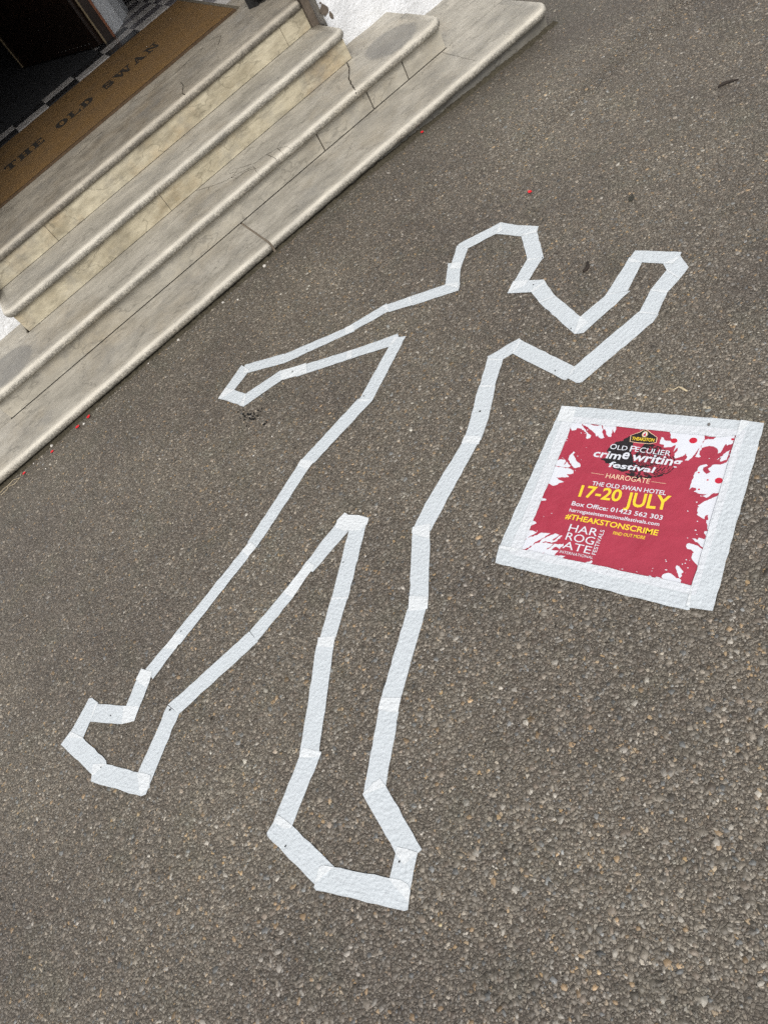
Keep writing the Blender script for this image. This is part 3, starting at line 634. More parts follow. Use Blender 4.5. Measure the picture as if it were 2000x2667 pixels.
def tread(x0, x1, yf, yb, zt, mat, rl=0.0, rr=0.0, seed=0.0, thick=2 * RHO, name='tread_slab', parent=None, yb_ret=None):
    """slab with a half-round nosing swept along its front and any exposed end"""
    path = []                                  # (x, y, nx, ny) outer edge of the plan, left to right
    ybl = yb if yb_ret is None else yb_ret
    if rl > 0:
        path.append((x0, ybl, -1, 0))
        for i in range(9):
            a = math.pi + i / 8 * math.pi / 2
            path.append((x0 + rl + rl * math.cos(a), yf + rl + rl * math.sin(a), math.cos(a), math.sin(a)))
    else:
        path.append((x0, yf, 0, -1))
    xa = path[-1][0]; xb = x1 - rr if rr > 0 else x1
    nseg = max(2, int((xb - xa) / 0.014))
    for i in range(1, nseg):
        path.append((xa + (xb - xa) * i / nseg, yf, 0, -1))
    if rr > 0:
        for i in range(9):
            a = 1.5 * math.pi + i / 8 * math.pi / 2
            path.append((x1 - rr + rr * math.cos(a), yf + rr + rr * math.sin(a), math.cos(a), math.sin(a)))
        path.append((x1, ybl, 1, 0))
    else:
        path.append((x1, yf, 0, -1))
    TH = [99, 90, 70, 50, 30, 10, -10, -30, -50, -70, -90]
    NP = len(TH)
    v, f, sm, nose, worn = [], [], [], [], []
    for (x, y, nx, ny) in path:
        w = wav(x, seed) * 0.0019 + random.gauss(0, 0.0005) - (random.uniform(0.001, 0.0035) if random.random() < 0.05 else 0.0)
        for th in TH:
            if th == 99:
                v.append((x - nx * (RHO + 0.030), y - ny * (RHO + 0.030), zt)); nose.append(0.0); worn.append(0.0)
                continue
            a = math.radians(th)
            d = RHO * math.cos(a) - RHO + w * max(0.0, math.cos(a))
            dz = w * 0.9 * max(0.0, math.sin(a)) * (1 if th < 90 else 0.0)
            v.append((x + nx * d, y + ny * d, zt - RHO + RHO * math.sin(a) + dz))
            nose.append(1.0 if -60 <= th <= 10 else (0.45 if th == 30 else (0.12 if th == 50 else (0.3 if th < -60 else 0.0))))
            worn.append({90: 0.55, 70: 0.95, 50: 1.0, 30: 0.7, 10: 0.25}.get(th, 0.0))  # rubbed wear plus painted highlight, fading round the nosing
    n = len(path)
    for i in range(n - 1):
        for k in range(NP - 1):
            f.append((i * NP + k, i * NP + k + 1, (i + 1) * NP + k + 1, (i + 1) * NP + k)); sm.append(True)
    b0 = len(v)
    # top surface: a strip mesh from the nosing back to the riser line
    cols = [0.012, 0.05, 0.12, 0.2]
    tl = []
    if rl > 0 or rr > 0:
        bl = len(v); v.append((x0 if rl == 0 else x0 + RHO + 0.030, yb, zt)); nose.append(0); worn.append(0)
        br = len(v); v.append((x1 if rr == 0 else x1 - RHO - 0.030, yb, zt)); nose.append(0); worn.append(0)
    else:
        bl = len(v); v.append((x0, yb, zt)); nose.append(0); worn.append(0)
        br = len(v); v.append((x1, yb, zt)); nose.append(0); worn.append(0)
    blb = len(v); v.append((v[bl][0], yb, zt - thick)); nose.append(0); worn.append(0)
    brb = len(v); v.append((v[br][0], yb, zt - thick)); nose.append(0); worn.append(0)
    top = [i * NP for i in range(n)] + [br, bl]
    bot = [i * NP + NP - 1 for i in range(n)][::-1] + [blb, brb]
    f.append(tuple(top)); sm.append(False)
    f.append(tuple(bot)); sm.append(False)
    f.append((bl, br, brb, blb)); sm.append(False)
    f.append(tuple([k for k in range(NP)][::-1] + [bl, blb][::1])); sm.append(False)
    f.append(tuple([(n - 1) * NP + k for k in range(NP)] + [brb, br])); sm.append(False)
    o = mesh_obj(name, v, f, mat, parent or steps, None)
    me = o.data
    if len(me.polygons) == len(sm):
        me.polygons.foreach_set('use_smooth', sm)
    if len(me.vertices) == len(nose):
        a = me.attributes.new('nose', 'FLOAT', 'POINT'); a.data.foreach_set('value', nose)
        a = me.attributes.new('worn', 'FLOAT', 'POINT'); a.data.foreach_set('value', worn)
    return o

OV = 0.025
XL3, XR3 = -0.575, 1.485
XL2, XR2 = -0.885, 1.82
XL1, XR1 = -1.27, 2.20
# lowest tread: two slabs with a mortar joint
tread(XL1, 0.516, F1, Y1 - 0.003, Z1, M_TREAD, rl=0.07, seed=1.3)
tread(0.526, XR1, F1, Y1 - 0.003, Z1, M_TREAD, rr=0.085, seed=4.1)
box('mortar_joint', 0.5165, 0.5255, F1 + 0.006, Y1 - 0.004, 0.0, Z1 - 0.0025, plain('joint_mortar', (0.17, 0.14, 0.105), 0.9), steps)
# slabs level with the lowest tread, under the white walls
box('paving_slab', XL1 + 0.02, XL2 - 0.004, Y1 + 0.002, 3.9, -0.08, Z1 - 0.001, M_TREAD, steps)
box('paving_slab', XR2 + 0.004, XR1 - 0.012, Y1 + 0.002, 3.9, -0.08, Z1 - 0.001, M_TREAD, steps)
# second tread, its end slabs run back to the walls
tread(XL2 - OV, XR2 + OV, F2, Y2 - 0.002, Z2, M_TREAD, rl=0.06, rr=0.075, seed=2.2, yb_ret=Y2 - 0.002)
box('end_slab', XL2 - OV + 0.012, XL3 - 0.012, Y2 + 0.001, 3.80, Z2 - 0.042, Z2 - 0.001, M_TREAD, steps, 0.004)
box('end_slab', XR3 + 0.004, XR2 + OV - 0.012, Y2 + 0.001, 3.80, Z2 - 0.042, Z2 - 0.001, M_TREAD, steps, 0.004)
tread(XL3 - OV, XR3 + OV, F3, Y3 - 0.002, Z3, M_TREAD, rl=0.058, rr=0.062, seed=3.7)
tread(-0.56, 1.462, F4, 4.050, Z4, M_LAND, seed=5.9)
box('landing_slab', -0.56, 1.462, 4.0535, 4.60, Z4 - 0.05, Z4 - 0.0005, M_LAND, steps)

def riser(x0, x1, y, z0, z1, mat, th=0.03):
    return box('riser_slab', x0 + 0.0012, x1 - 0.0012, y, y + th, z0, z1, mat, steps)

for a, b in ((XL1 + 0.035, -0.30), (-0.30, 0.62), (0.62, 1.39), (1.39, XR1 - 0.035)):
    riser(a, b, F1 + 0.030, -0.10, Z1 - 2 * RHO + 0.001, M_DIRTY)
xr = [XL2, 1.05, 1.36, 1.581, XR2]
for a, b in zip(xr[:-1], xr[1:]):
    riser(a + 0.002, b - 0.002, Y1, Z1 + 0.003, Z2 - 2 * RHO + 0.001, M_RISER_GREY)
for a, b in zip((XL3, 0.323), (0.323, XR3)):
    riser(a, b, Y2, Z2 + 0.0015, Z3 - 2 * RHO + 0.001, M_RISER)
for a, b in zip((-0.56, -0.187, 1.321), (-0.187, 1.321, 1.470)):
    riser(a, b, Y3, Z3 + 0.0015, Z4 - 2 * RHO + 0.001, M_RISER)
for x0, x1, y0, z0, z1 in ((XL2, XL2 + 0.02, Y1 + 0.032, Z1 + 0.002, Z2 - 0.043), (XR2 - 0.02, XR2, Y1 + 0.032, Z1 + 0.002, Z2 - 0.043),
                           (XL3, XL3 + 0.02, Y2 + 0.032, Z2 + 0.001, Z3 - 0.043), (XR3 - 0.02, XR3, Y2 + 0.032, Z2 + 0.001, Z3 - 0.043)):
    box('return_slab', x0, x1, y0, 3.80, z0, z1, M_RISER_GREY, steps)
# the rubble core shows only in the open joints
for x0, x1, y0, z0, z1 in ((XL1 + 0.06, XR1 - 0.06, F1 + 0.055, -0.12, Z1 - 0.0435), (XL2 + 0.022, XR2 - 0.022, Y1 + 0.008, Z1 - 0.0435, Z2 - 0.0435),
                           (XL3 + 0.022, XR3 - 0.022, Y2 + 0.008, Z2 - 0.0435, Z3 - 0.0435), (-0.55, 1.455, Y3 + 0.008, Z3 - 0.0435, Z4 - 0.051)):
    box('core', x0, x1, y0, 4.3, z0, z1, M_CORE, steps)

# cracks: grime-filled, following the slab over its nosing
def surf_z(y, yf, zt):
    if y >= yf + RHO: return zt
    d = min(RHO, yf + RHO - y)
    return zt - RHO + math.sqrt(max(0.0, RHO * RHO - d * d))

def crack(pts, yf, zt, w0=0.0030, w1=0.0018):
    v, f = [], []
    P = []
    for i in range(len(pts) - 1):
        a, b = Vector(pts[i]), Vector(pts[i + 1])
        k = max(2, int((b - a).length / 0.012))
        for q in range(k): P.append(a.lerp(b, q / k) + Vector((random.gauss(0, 0.0012), random.gauss(0, 0.0012))))
    P.append(Vector(pts[-1]))
    n = len(P)
    for i, p in enumerate(P):
        t = (P[min(n - 1, i + 1)] - P[max(0, i - 1)])
        if t.length < 1e-6: t = Vector((1, 0))
        t.normalize()
        s = Vector((-t.y, t.x))
        w = (w0 + (w1 - w0) * i / (n - 1)) * random.uniform(0.6, 1.3) * 0.5
        for sg in (-1, 1):
            q = p + s * w * sg
            y = max(q.y, yf + 0.0015)
            v.append((q.x, y - (0.0006 if y < yf + RHO else 0), surf_z(y, yf, zt) + 0.0009))
    for i in range(n - 1):
        f.append((2 * i, 2 * i + 1, 2 * i + 3, 2 * i + 2))
    return mesh_obj('crack', v, f, M_CRACK, steps)

crack(CRACK_TREAD2, F2, Z2, 0.006, 0.006)
crack(CRACK_LANDING, F4, Z4, 0.004, 0.006)
crack(CRACK_LANDING_B, F4, Z4, 0.003, 0.002)
crack(CRACK_LANDING_C, F4, Z4, 0.004, 0.0015)
crack(CRACK_LANDING_D, F4, Z4, 0.0035, 0.0012)
crack(CRACK_TREAD1, F1, Z1, 0.0018, 0.0010)
for L in CRACK_WEB: crack(L, F2, Z2, 0.0028, 0.0010)

dv, df = [], []
nd = 420
for i in range(nd + 1):
    x = -1.24 + 3.44 * i / nd
    w = 0.016 + 0.010 * wav(x * 2.1, 0.4) + random.uniform(-0.006, 0.010)
    hh = 0.004 + 0.0025 * wav(x * 3.3, 2.0) + random.uniform(-0.0015, 0.003)
    y1 = F1 + 0.034
    for (yy, zz) in ((y1, hh * 1.3), (F1 + 0.012, hh), (F1 + 0.006 - max(0.002, w) * 0.5, max(0.0012, hh * 0.5)), (F1 + 0.006 - max(0.004, w), -0.001)):
        dv.append((x, yy, gz(x, yy) + zz))
for i in range(nd):
    for k in range(3):
        q = i * 4 + k
        df.append((q, q + 1, q + 5, q + 4))
dirt = mesh_obj('dirt_line', dv, df, plain('damp_dirt', (0.060, 0.052, 0.036), 0.95, var=0.45, scale=120, bump=0.003, spec=0.15), None, True)
tag(dirt, 'thin line of dark dirt gathered along the foot of the lowest step', 'dirt', kind='stuff')

# ------------------------------------------------------------------ white painted masonry either side
def rough_wall(name, x0, x1, y, depth, z0, z1, label, side):
    root = empty(name, ((x0 + x1) / 2, y, z0), label, 'wall')
    nx, nz = int((x1 - x0) / 0.035), 46
    v, f = [], []
    for j in range(nz + 1):
        z = z0 + (z1 - z0) * (j / nz) ** 1.9
        for i in range(nx + 1):
            x = x0 + (x1 - x0) * i / nx
            a = 0.006 * math.sin(x * 9.1 + z * 5.3 + side) + 0.004 * math.sin(x * 23.0 - z * 17.0) + random.gauss(0, 0.0016)
            v.append((x, y + a, z + (random.uniform(-0.004, 0.006) if j == 0 else 0)))
    for j in range(nz):
        for i in range(nx):
            q = j * (nx + 1) + i
            f.append((q, q + 1, q + nx + 2, q + nx + 1))
    n0 = len(v)
    yb = y + depth
    v += [(x0, yb, z0), (x1, yb, z0), (x1, yb, z1), (x0, yb, z1)]
    left = [j * (nx + 1) for j in range(nz + 1)]; right = [j * (nx + 1) + nx for j in range(nz + 1)]
    f.append(tuple(left[::-1] + [n0, n0 + 3][::1])) ; f.append(tuple(right + [n0 + 2, n0 + 1]))
    f.append(tuple([nz * (nx + 1) + i for i in range(nx + 1)] + [n0 + 2, n0 + 3])[::1])
    f.append((n0 + 1, n0, n0 + 3, n0 + 2))
    mesh_obj('masonry', v, f, M_PLASTER, root, True)
    return root

WALL_TOP = 3.3
wr = rough_wall('white_wall', 1.512, 5.2, 3.730, 1.9, -0.07, WALL_TOP, 'rough white painted masonry wall right of the steps with peeling patches', 0.0)
wl_ = rough_wall('white_wall', -4.4, -0.592, 3.712, 1.9, -0.07, WALL_TOP, 'rough white painted masonry wall left of the steps, only its foot showing', 1.7)
# unpainted strip in the angle between wall and landing
box('bare_strip', 1.472, 1.5115, 3.812, 3.95, Z3 - 0.01, 2.2, M_GRIME, wr)

def blot(cx, cy, rx, ry, n=13, jit=0.35):
    return [(cx + rx * math.cos(6.283 * i / n) * random.uniform(1 - jit, 1), cy + ry * math.sin(6.283 * i / n) * random.uniform(1 - jit, 1)) for i in range(n)]

def wall_patch(px, pz, rx, rz, parent, y, name='peeled_patch'):
    pl = blot(px, pz, rx, rz)
    v, f = slab_vf(pl, 0, 1)
    n = len(pl)
    vv = [(x, y - 0.006 if z > 0.5 else y + 0.01, zz) for (x, zz, z) in v]
    return mesh_obj(name, vv, f, M_GRIME, parent)

for px_, pz_, rx_, rz_ in WALL_PATCHES: wall_patch(px_, pz_, rx_, rz_, wr, 3.730)

# ------------------------------------------------------------------ the entrance floor, doormat, door
floor = box('entrance_floor', -3.2, 3.6, 4.602, 9.6, Z4 - 0.25, Z4 - 0.012, M_GROUT)
tag(floor, kind='structure')
tile_mesh = {}
def tile(x0, x1, y0, y1, mat):
    w, d = round(x1 - x0, 3), round(y1 - y0, 3)
    key = (w, d, mat.name)
    if key not in tile_mesh:
        v, f = box_vf(0.0015, w - 0.0015, 0.0015, d - 0.0015, -0.0115, 0.0, 0.001)
        me = bpy.data.meshes.new('floor_tile'); me.from_pydata(v, [], f); me.materials.append(mat); me.update()
        tile_mesh[key] = me
    o = bpy.data.objects.new('floor_tile', tile_mesh[key])
    o.location = (x0, y0, Z4)
    return link(o, floor)
tw_x, tw_y = 0.2525, 0.128
for i in range(-3, 7):
    for j in range(0, 15):
        x0 = 0.0275 + i * tw_x; y0 = 5.444 + j * tw_y
        if x0 + tw_x < 0.95 and y0 > 5.69: continue              # dark entrance matting there
        odd = (i + j) % 2
        if i >= 4: m = (M_TILE_L if j % 2 == 0 else M_TILE_G) if i == 4 else (M_TILE_G if odd else M_TILE_L)
        else: m = M_TILE_L if odd == 0 else M_TILE_D
        tile(x0, x0 + tw_x, y0, y0 + tw_y, m)
for i in range(5):
    for j in range(5):
        y0 = 4.605 + j * 0.2; x0 = 1.368 + 0 * i
        if i == 0: tile(x0, 1.506, y0, y0 + 0.195, M_TILE_L if j % 2 == 0 else M_TILE_G)
wellx = box('mat_well_edge', 1.3375, 1.3665, 4.38, 5.42, Z4 - 0.004, Z4 + 0.003, plain('well_edging', (0.10, 0.085, 0.06), 0.6), floor)
inner = box('entrance_matting', -1.6, 0.95, 5.705, 9.4, Z4 - 0.011, Z4 - 0.001, plain('dark_matting', (0.022, 0.023, 0.025), 0.95, var=0.3, scale=300, bump=0.003), floor)

mat_root = empty('doormat', (0.465, 4.86, Z4), 'long brown coir doormat lettered THE OLD SWAN across the landing', 'doormat')
MX0, MX1, MY0, MY1, MZ = -0.405, 1.333, 4.374, 5.36, Z4 + 0.013
mv, mf = [], []
nxm, nym = 60, 30
for j in range(nym + 1):
    for i in range(nxm + 1):
        x = MX0 + (MX1 - MX0) * i / nxm; y = MY0 + (MY1 - MY0) * j / nym
        e = (i in (0, nxm)) or (j in (0, nym))
        mv.append((x + (random.gauss(0, 0.0012) if i in (0, nxm) else 0), y + (random.gauss(0, 0.0012) if j in (0, nym) else 0), MZ - (0.002 if e else 0) + random.gauss(0, 0.0004)))
for j in range(nym):
    for i in range(nxm):
        q = j * (nxm + 1) + i
        mf.append((q, q + 1, q + nxm + 2, q + nxm + 1))
mesh_obj('coir_pile', mv, mf, M_COIR, mat_root, True)
box('backing', MX0 - 0.004, MX1 + 0.004, MY0 - 0.012, MY1 + 0.004, Z4 + 0.0005, Z4 + 0.0095, M_RUBBER, mat_root)

# lettering of the mat: heavy slab-serif capitals
def ring_pts(cx, cy, rx, ry, a0, a1, n=22):
    return [(cx + rx * math.cos(a0 + (a1 - a0) * i / n), cy + ry * math.sin(a0 + (a1 - a0) * i / n)) for i in range(n + 1)]

def glyph(ch):
    """polygons in a unit box: x 0..1, y 0..1"""
    r = lambda x0, y0, x1, y1: [(x0, y0), (x1, y0), (x1, y1), (x0, y1)]
    S, t, s = 0.30, 0.13, 0.10                    # stem, thin bar, slab
    if ch == 'T':
        return [r(0.5 - S / 2, s, 0.5 + S / 2, 1 - t), r(0.22, 0, 0.78, s), r(0, 1 - t, 1, 1), [(0, 0.66), (0.09, 0.66), (0.17, 1 - t), (0, 1 - t)], [(1, 0.66), (1, 1 - t), (0.83, 1 - t), (0.91, 0.66)]]
    if ch == 'H':
        return [r(0.10, s, 0.10 + S, 1 - s), r(0.90 - S, s, 0.90, 1 - s), r(0.10 + S, 0.43, 0.90 - S, 0.43 + t), r(0, 0, 0.48, s), r(0.52, 0, 1, s), r(0, 1 - s, 0.48, 1), r(0.52, 1 - s, 1, 1)]
    if ch == 'E':
        return [r(0.12, t, 0.12 + S, 1 - t), r(0, 0, 0.95, t), r(0, 1 - t, 0.92, 1), r(0.12 + S, 0.44, 0.66, 0.44 + t), r(0.84, t, 0.95, 0.34), r(0.81, 0.68, 0.92, 1 - t), r(0.58, 0.34, 0.66, 0.44), r(0.58, 0.44 + t, 0.66, 0.67)]
    if ch == 'L':
        return [r(0.12, t, 0.12 + S, 1 - s), r(0, 0, 0.97, t), r(0, 1 - s, 0.56, 1), r(0.85, t, 0.97, 0.40)]
    if ch in 'OD':
        out = []
        if ch == 'O':
            o = ring_pts(0.5, 0.5, 0.52, 0.53, 0, 6.2832); q = ring_pts(0.5, 0.5, 0.20, 0.42, 0, 6.2832)
        else:
            o = ring_pts(0.44, 0.5, 0.56, 0.5, -1.5708, 1.5708); q = ring_pts(0.44, 0.5, 0.24, 0.5 - t, -1.5708, 1.5708)
            out += [r(0.12, 0.0, 0.12 + S, 1.0), r(0, 0, 0.12, s), r(0, 1 - s, 0.12, 1)]
        for i in range(len(o) - 1): out.append([o[i], o[i + 1], q[i + 1], q[i]])
        return out
    if ch == 'S':
        out = []
        c = []
        for i in range(15):
            a = math.radians(35 + 235 * i / 14); c.append((0.48 + 0.33 * math.cos(a), 0.735 + 0.205 * math.sin(a), 0.10 + 0.10 * abs(math.cos(a)) + (0.02 if i > 10 else 0)))
        for i in range(15):
            a = math.radians(90 - 235 * i / 14); c.append((0.52 + 0.34 * math.cos(a), 0.275 + 0.215 * math.sin(a), 0.11 + 0.10 * abs(math.cos(a)) + (0.06 if i < 4 else 0)))
        for i in range(len(c) - 1):
            (x0, y0, w0), (x1, y1, w1) = c[i], c[i + 1]
            d = math.hypot(x1 - x0, y1 - y0) or 1e-6
            nx, ny = -(y1 - y0) / d, (x1 - x0) / d
            k0, k1 = w0 * 0.62, w1 * 0.62
            out.append([(x0 - nx * k0, y0 - ny * k0), (x1 - nx * k1, y1 - ny * k1), (x1 + nx * k1, y1 + ny * k1), (x0 + nx * k0, y0 + ny * k0)])
        out += [r(0.84, 0.62, 0.93, 1.0), r(0.06, 0.0, 0.15, 0.40)]
        return out
    if ch == 'W':
        return [[(0.06, 1 - s), (0.26, 1 - s), (0.40, 0.0), (0.27, 0.0)], [(0.29, 0.0), (0.37, 0.0), (0.53, 1 - s), (0.46, 1 - s)], [(0.42, 1 - s), (0.62, 1 - s), (0.76, 0.0), (0.63, 0.0)], [(0.65, 0.0), (0.73, 0.0), (0.91, 1 - s), (0.84, 1 - s)], r(0, 1 - s, 0.33, 1), r(0.37, 1 - s, 0.68, 1), r(0.76, 1 - s, 1, 1)]
    if ch == 'A':
        return [[(0.12, s), (0.22, s), (0.50, 0.95), (0.42, 1.0)], [(0.55, s), (0.88, s), (0.58, 1.0), (0.40, 1.0)], r(0.25, 0.28, 0.66, 0.28 + t), r(0, 0, 0.36, s), r(0.50, 0, 1, s)]
    if ch == 'N':
        return [r(0.13, s, 0.25, 1 - s), r(0.75, s, 0.87, 1 - s), [(0.10, 1.0), (0.38, 1.0), (0.87, 0.0), (0.70, 0.0)], r(0, 0, 0.40, s), r(0, 1 - s, 0.22, 1), r(0.62, 1 - s, 1, 1)]
    return []

LET = [('T', -0.180, -0.094), ('H', -0.080, 0.012), ('E', 0.026, 0.108), ('O', 0.205, 0.285), ('L', 0.297, 0.380), ('D', 0.390, 0.476),
       ('S', 0.560, 0.630), ('W', 0.645, 0.772), ('A', 0.783, 0.868), ('N', 0.882, 0.972)]
for ch, x0, x1 in LET:
    v, f = [], []
    for k, poly in enumerate(glyph(ch)):
        pts = [(x0 + (x1 - x0) * px, 4.782 + 0.120 * py) for px, py in poly]
        a, b = slab_vf(pts, MZ - 0.001, MZ + 0.0018 + 0.00006 * k)
        f += [tuple(i + len(v) for i in q) for q in b]
        v += a
    mesh_obj('letter', v, f, M_INK, mat_root)

# dark door leaf swung inwards
hinge = Vector((0.868, 5.800)); far = Vector((0.44, 6.96))
dd = (far - hinge).normalized(); dn = Vector((-dd.y, dd.x))
if dn.x > 0: dn = -dn
door = empty('door_leaf', (hinge.x, hinge.y, Z4), 'dark varnished wooden door standing open beyond the doormat', 'door')
def on_door(s0, s1, n0, n1, z0, z1, name, mat, parent=door):
    q = [hinge + dd * s + dn * n for s, n in ((s0, n0), (s1, n0), (s1, n1), (s0, n1))]
    return prism(name, [tuple(p) for p in q], z0, z1, mat, parent)
LD = (far - hinge).length
on_door(0.0, LD, 0.006, 0.05, Z4 + 0.012, Z4 + 2.15, 'leaf', M_DOOR)
kp = on_door(0.06, LD - 0.10, 0.0505, 0.053, Z4 + 0.02, Z4 + 0.30, 'kick_plate', plain('dark_bronze_plate', (0.020, 0.012, 0.009), 0.4, metal=0.3))
on_door(LD - 0.012, LD, 0.0505, 0.058, Z4 + 0.012, Z4 + 2.15, 'edge_bead', M_BEAD)
def stud(s, z, parent=kp):
    p = hinge + dd * s + dn * 0.0535
    v, f = [], []
    for k in range(8):
        a = k * math.pi / 4
        v.append((p.x + dd.x * 0.0035 * math.cos(a), p.y + dd.y * 0.0035 * math.cos(a), z + 0.0035 * math.sin(a)))
    v.append((p.x + dn.x * 0.003, p.y + dn.y * 0.003, z))
    f = [(k, (k + 1) % 8, 8) for k in range(8)]
    mesh_obj('stud', v, f, M_STEEL, parent)
for k in range(9): stud(0.10 + 0.058 * k, Z4 + 0.040)
for z in (0.12, 0.20, 0.28): stud(0.60 + 0.06 * (z - 0.12), Z4 + z)

frame = empty('door_frame', (0.90, 5.80, Z4), 'dark door jamb with a reddish brown edge beside the white pilaster', 'door frame')
box('jamb', 0.872, 0.929, 5.775, 5.88, Z4 + 0.001, Z4 + 2.3, M_DOOR, frame)
box('edge_strip', 0.9295, 0.946, 5.770, 5.88, Z4 + 0.001, Z4 + 2.3, M_MAHOG, frame)
box('bead', 0.860, 0.8715, 5.770, 5.79, Z4 + 0.001, Z4 + 2.3, M_BEAD, frame)

pil = empty('pilaster', (1.05, 5.95, Z4), 'white painted pilaster standing on a plinth beside the dark door', 'pilaster')
prism('shaft', [(0.9475, 5.835), (1.0, 5.85), (1.06, 5.93), (1.135, 6.02), (1.19, 6.145), (1.225, 6.36), (1.225, 6.9), (0.9475, 6.9)], Z4 + 0.001, 3.25, M_PAINT, pil)
prism('plinth', [(0.950, 5.806), (0.976, 5.829), (1.062, 5.905), (1.02, 5.94), (0.950, 5.90)], Z4 + 0.0015, Z4 + 0.27, M_PAINT, pil)

# the rest of the entrance hall, which keeps its inside dim
for nm, q, m in (('hall_wall', (-3.2, -0.9, 5.6, 5.9, Z4 - 0.2, 3.25), M_DARKROOM), ('hall_wall', (-3.2, 3.6, 9.3, 9.5, Z4 - 0.2, 3.25), M_DARKROOM),
                 ('hall_wall', (-3.3, -3.1, 5.9, 9.3, Z4 - 0.2, 3.25), M_DARKROOM), ('hall_wall', (2.2, 2.4, 5.632, 9.3, Z4 - 0.2, 3.25), M_DARKROOM)):
    o = box(nm, *q, m); tag(o, kind='structure')
ce = box('shade_ceiling', -4.4, 5.2, 2.85, 9.5, 3.302, 3.5, M_CEIL); tag(ce, kind='structure')  # unseen; carried out over the steps to block overhead sky from the treads

# boot brush by the wall
bb = empty('boot_brush', (1.41, 4.15, Z4), 'black iron boot brush standing on the landing by the right wall', 'boot brush')
pd = Vector((0.62, -0.78)); pn = Vector((0.78, 0.62)); p0 = Vector((1.357, 4.222))
def pq(a, b, c, d): return [tuple(p0 + pd * s + pn * n) for s, n in ((a, c), (b, c), (b, d), (a, d))]
prism('side_plate', pq(0.0, 0.062, 0.0, 0.012), Z4 + 0.001, Z4 + 0.20, M_BLACK, bb)
prism('side_plate', pq(0.0, 0.062, 0.085, 0.097), Z4 + 0.001, Z4 + 0.20, M_BLACK, bb)
prism('foot_plate', pq(0.01, 0.05, 0.0125, 0.0845), Z4 + 0.001, Z4 + 0.008, M_BLACK, bb)
def brush(c, r, L, ax):
    v, f = [], []
    n = 90
    for i in range(n):
        a = random.random() * 6.283; s = random.uniform(-L / 2, L / 2)
        d = Vector((0, 0, 1)) * math.sin(a) + Vector((-ax.y, ax.x, 0)) * math.cos(a)
        o = Vector((c.x + ax.x * s, c.y + ax.y * s, c.z)); e = o + d * r * random.uniform(0.85, 1.1)
        w = Vector((ax.x, ax.y, 0)) * 0.004
        u = d.cross(Vector((ax.x, ax.y, 0))) * 0.004
        k = len(v)
        v += [tuple(o + w), tuple(o - w), tuple(e - w * 0.6), tuple(e + w * 0.6), tuple(o + u), tuple(o - u), tuple(e - u * 0.6), tuple(e + u * 0.6)]
        f += [(k, k + 1, k + 2, k + 3), (k + 4, k + 5, k + 6, k + 7)]
    t0 = tube_vf([(c.x - ax.x * L / 2, c.y - ax.y * L / 2, c.z), (c.x + ax.x * L / 2, c.y + ax.y * L / 2, c.z)], r * 0.72, 12)
    k = len(v); v += t0[0]; f += [tuple(i + k for i in q) for q in t0[1]]
    return v, f
bv, bf = brush(Vector((1.437, 4.165, Z4 + 0.046)), 0.042, 0.10, Vector((0.80, -0.60)))
mesh_obj('brush', bv, bf, M_BRISTLE, bb)

# ------------------------------------------------------------------ the taped outline
outline = empty('tape_body_outline', (0.1, 1.5, 0.0), 'white tape outline of a sprawled body stuck on the tarmac', 'tape outline')
DOUBLED = {25, 27, 29, 31, 38, 40, 43, 45, 50, 56, 58, 60, 62, 64}      # short strips stuck over a join
for i, poly in enumerate(TAPES):
    z = 0.0026 + 0.00030 * (i % 4) + 0.000005 * i + (0.0011 if i in DOUBLED else 0)
    prism('tape_strip', rough_outline(poly), z - 0.0005, z, M_TAPE2 if i in DOUBLED else M_TAPE, outline, axis=strip_axis(poly))
def hull(p):
    p = sorted(set(map(tuple, p)))
    def half(q):
        s = []
        for c in q:
            while len(s) > 1 and (s[-1][0] - s[-2][0]) * (c[1] - s[-2][1]) - (s[-1][1] - s[-2][1]) * (c[0] - s[-2][0]) <= 0: s.pop()
            s.append(c)
        return s
    a, c = half(p), half(p[::-1])
    return a[:-1] + c[:-1]

def clip_convex(A, Bp):
    out = list(A)
    n = len(Bp)
    for i in range(n):
        a, c = Bp[i], Bp[(i + 1) % n]
        side = lambda q: (c[0] - a[0]) * (q[1] - a[1]) - (c[1] - a[1]) * (q[0] - a[0])
        src, out = out, []
        for k in range(len(src)):
            p, q = src[k], src[(k + 1) % len(src)]
            sp_, sq_ = side(p), side(q)
            if sp_ >= 0: out.append(p)
            if sp_ * sq_ < 0:
                t_ = sp_ / (sp_ - sq_)
                out.append((p[0] + (q[0] - p[0]) * t_, p[1] + (q[1] - p[1]) * t_))
        if len(out) < 3: return []
    return out

# where two strips cross, the doubled film is more opaque and whiter
HULLS = [hull(p) for p in TAPES]
k_ = 0
for i in range(len(TAPES)):
    for j in range(i + 1, len(TAPES)):
        if i in DOUBLED or j in DOUBLED: continue
        q = clip_convex(HULLS[i], HULLS[j])
        if len(q) < 3 or abs(area2(q)) < 2.0e-4: continue
        q = [q[m_] for m_ in range(len(q)) if math.dist(q[m_], q[m_ - 1]) > 0.0008]
        if len(q) < 3: continue
        z = 0.0042 + 0.000006 * k_
        k_ += 1
        prism('tape_overlap', rough_outline(q), z - 0.0003, z, M_TAPE2, outline, axis=strip_axis(TAPES[i]))

for i, (x, y) in enumerate(PUNCTURES):
    r = 0.0036 if i in (1, 7, 10) else 0.0022
    prism('puncture', blot(x, y, r * 1.2, r * 0.8, 9), 0.0040, 0.0056, M_TAR, outline)

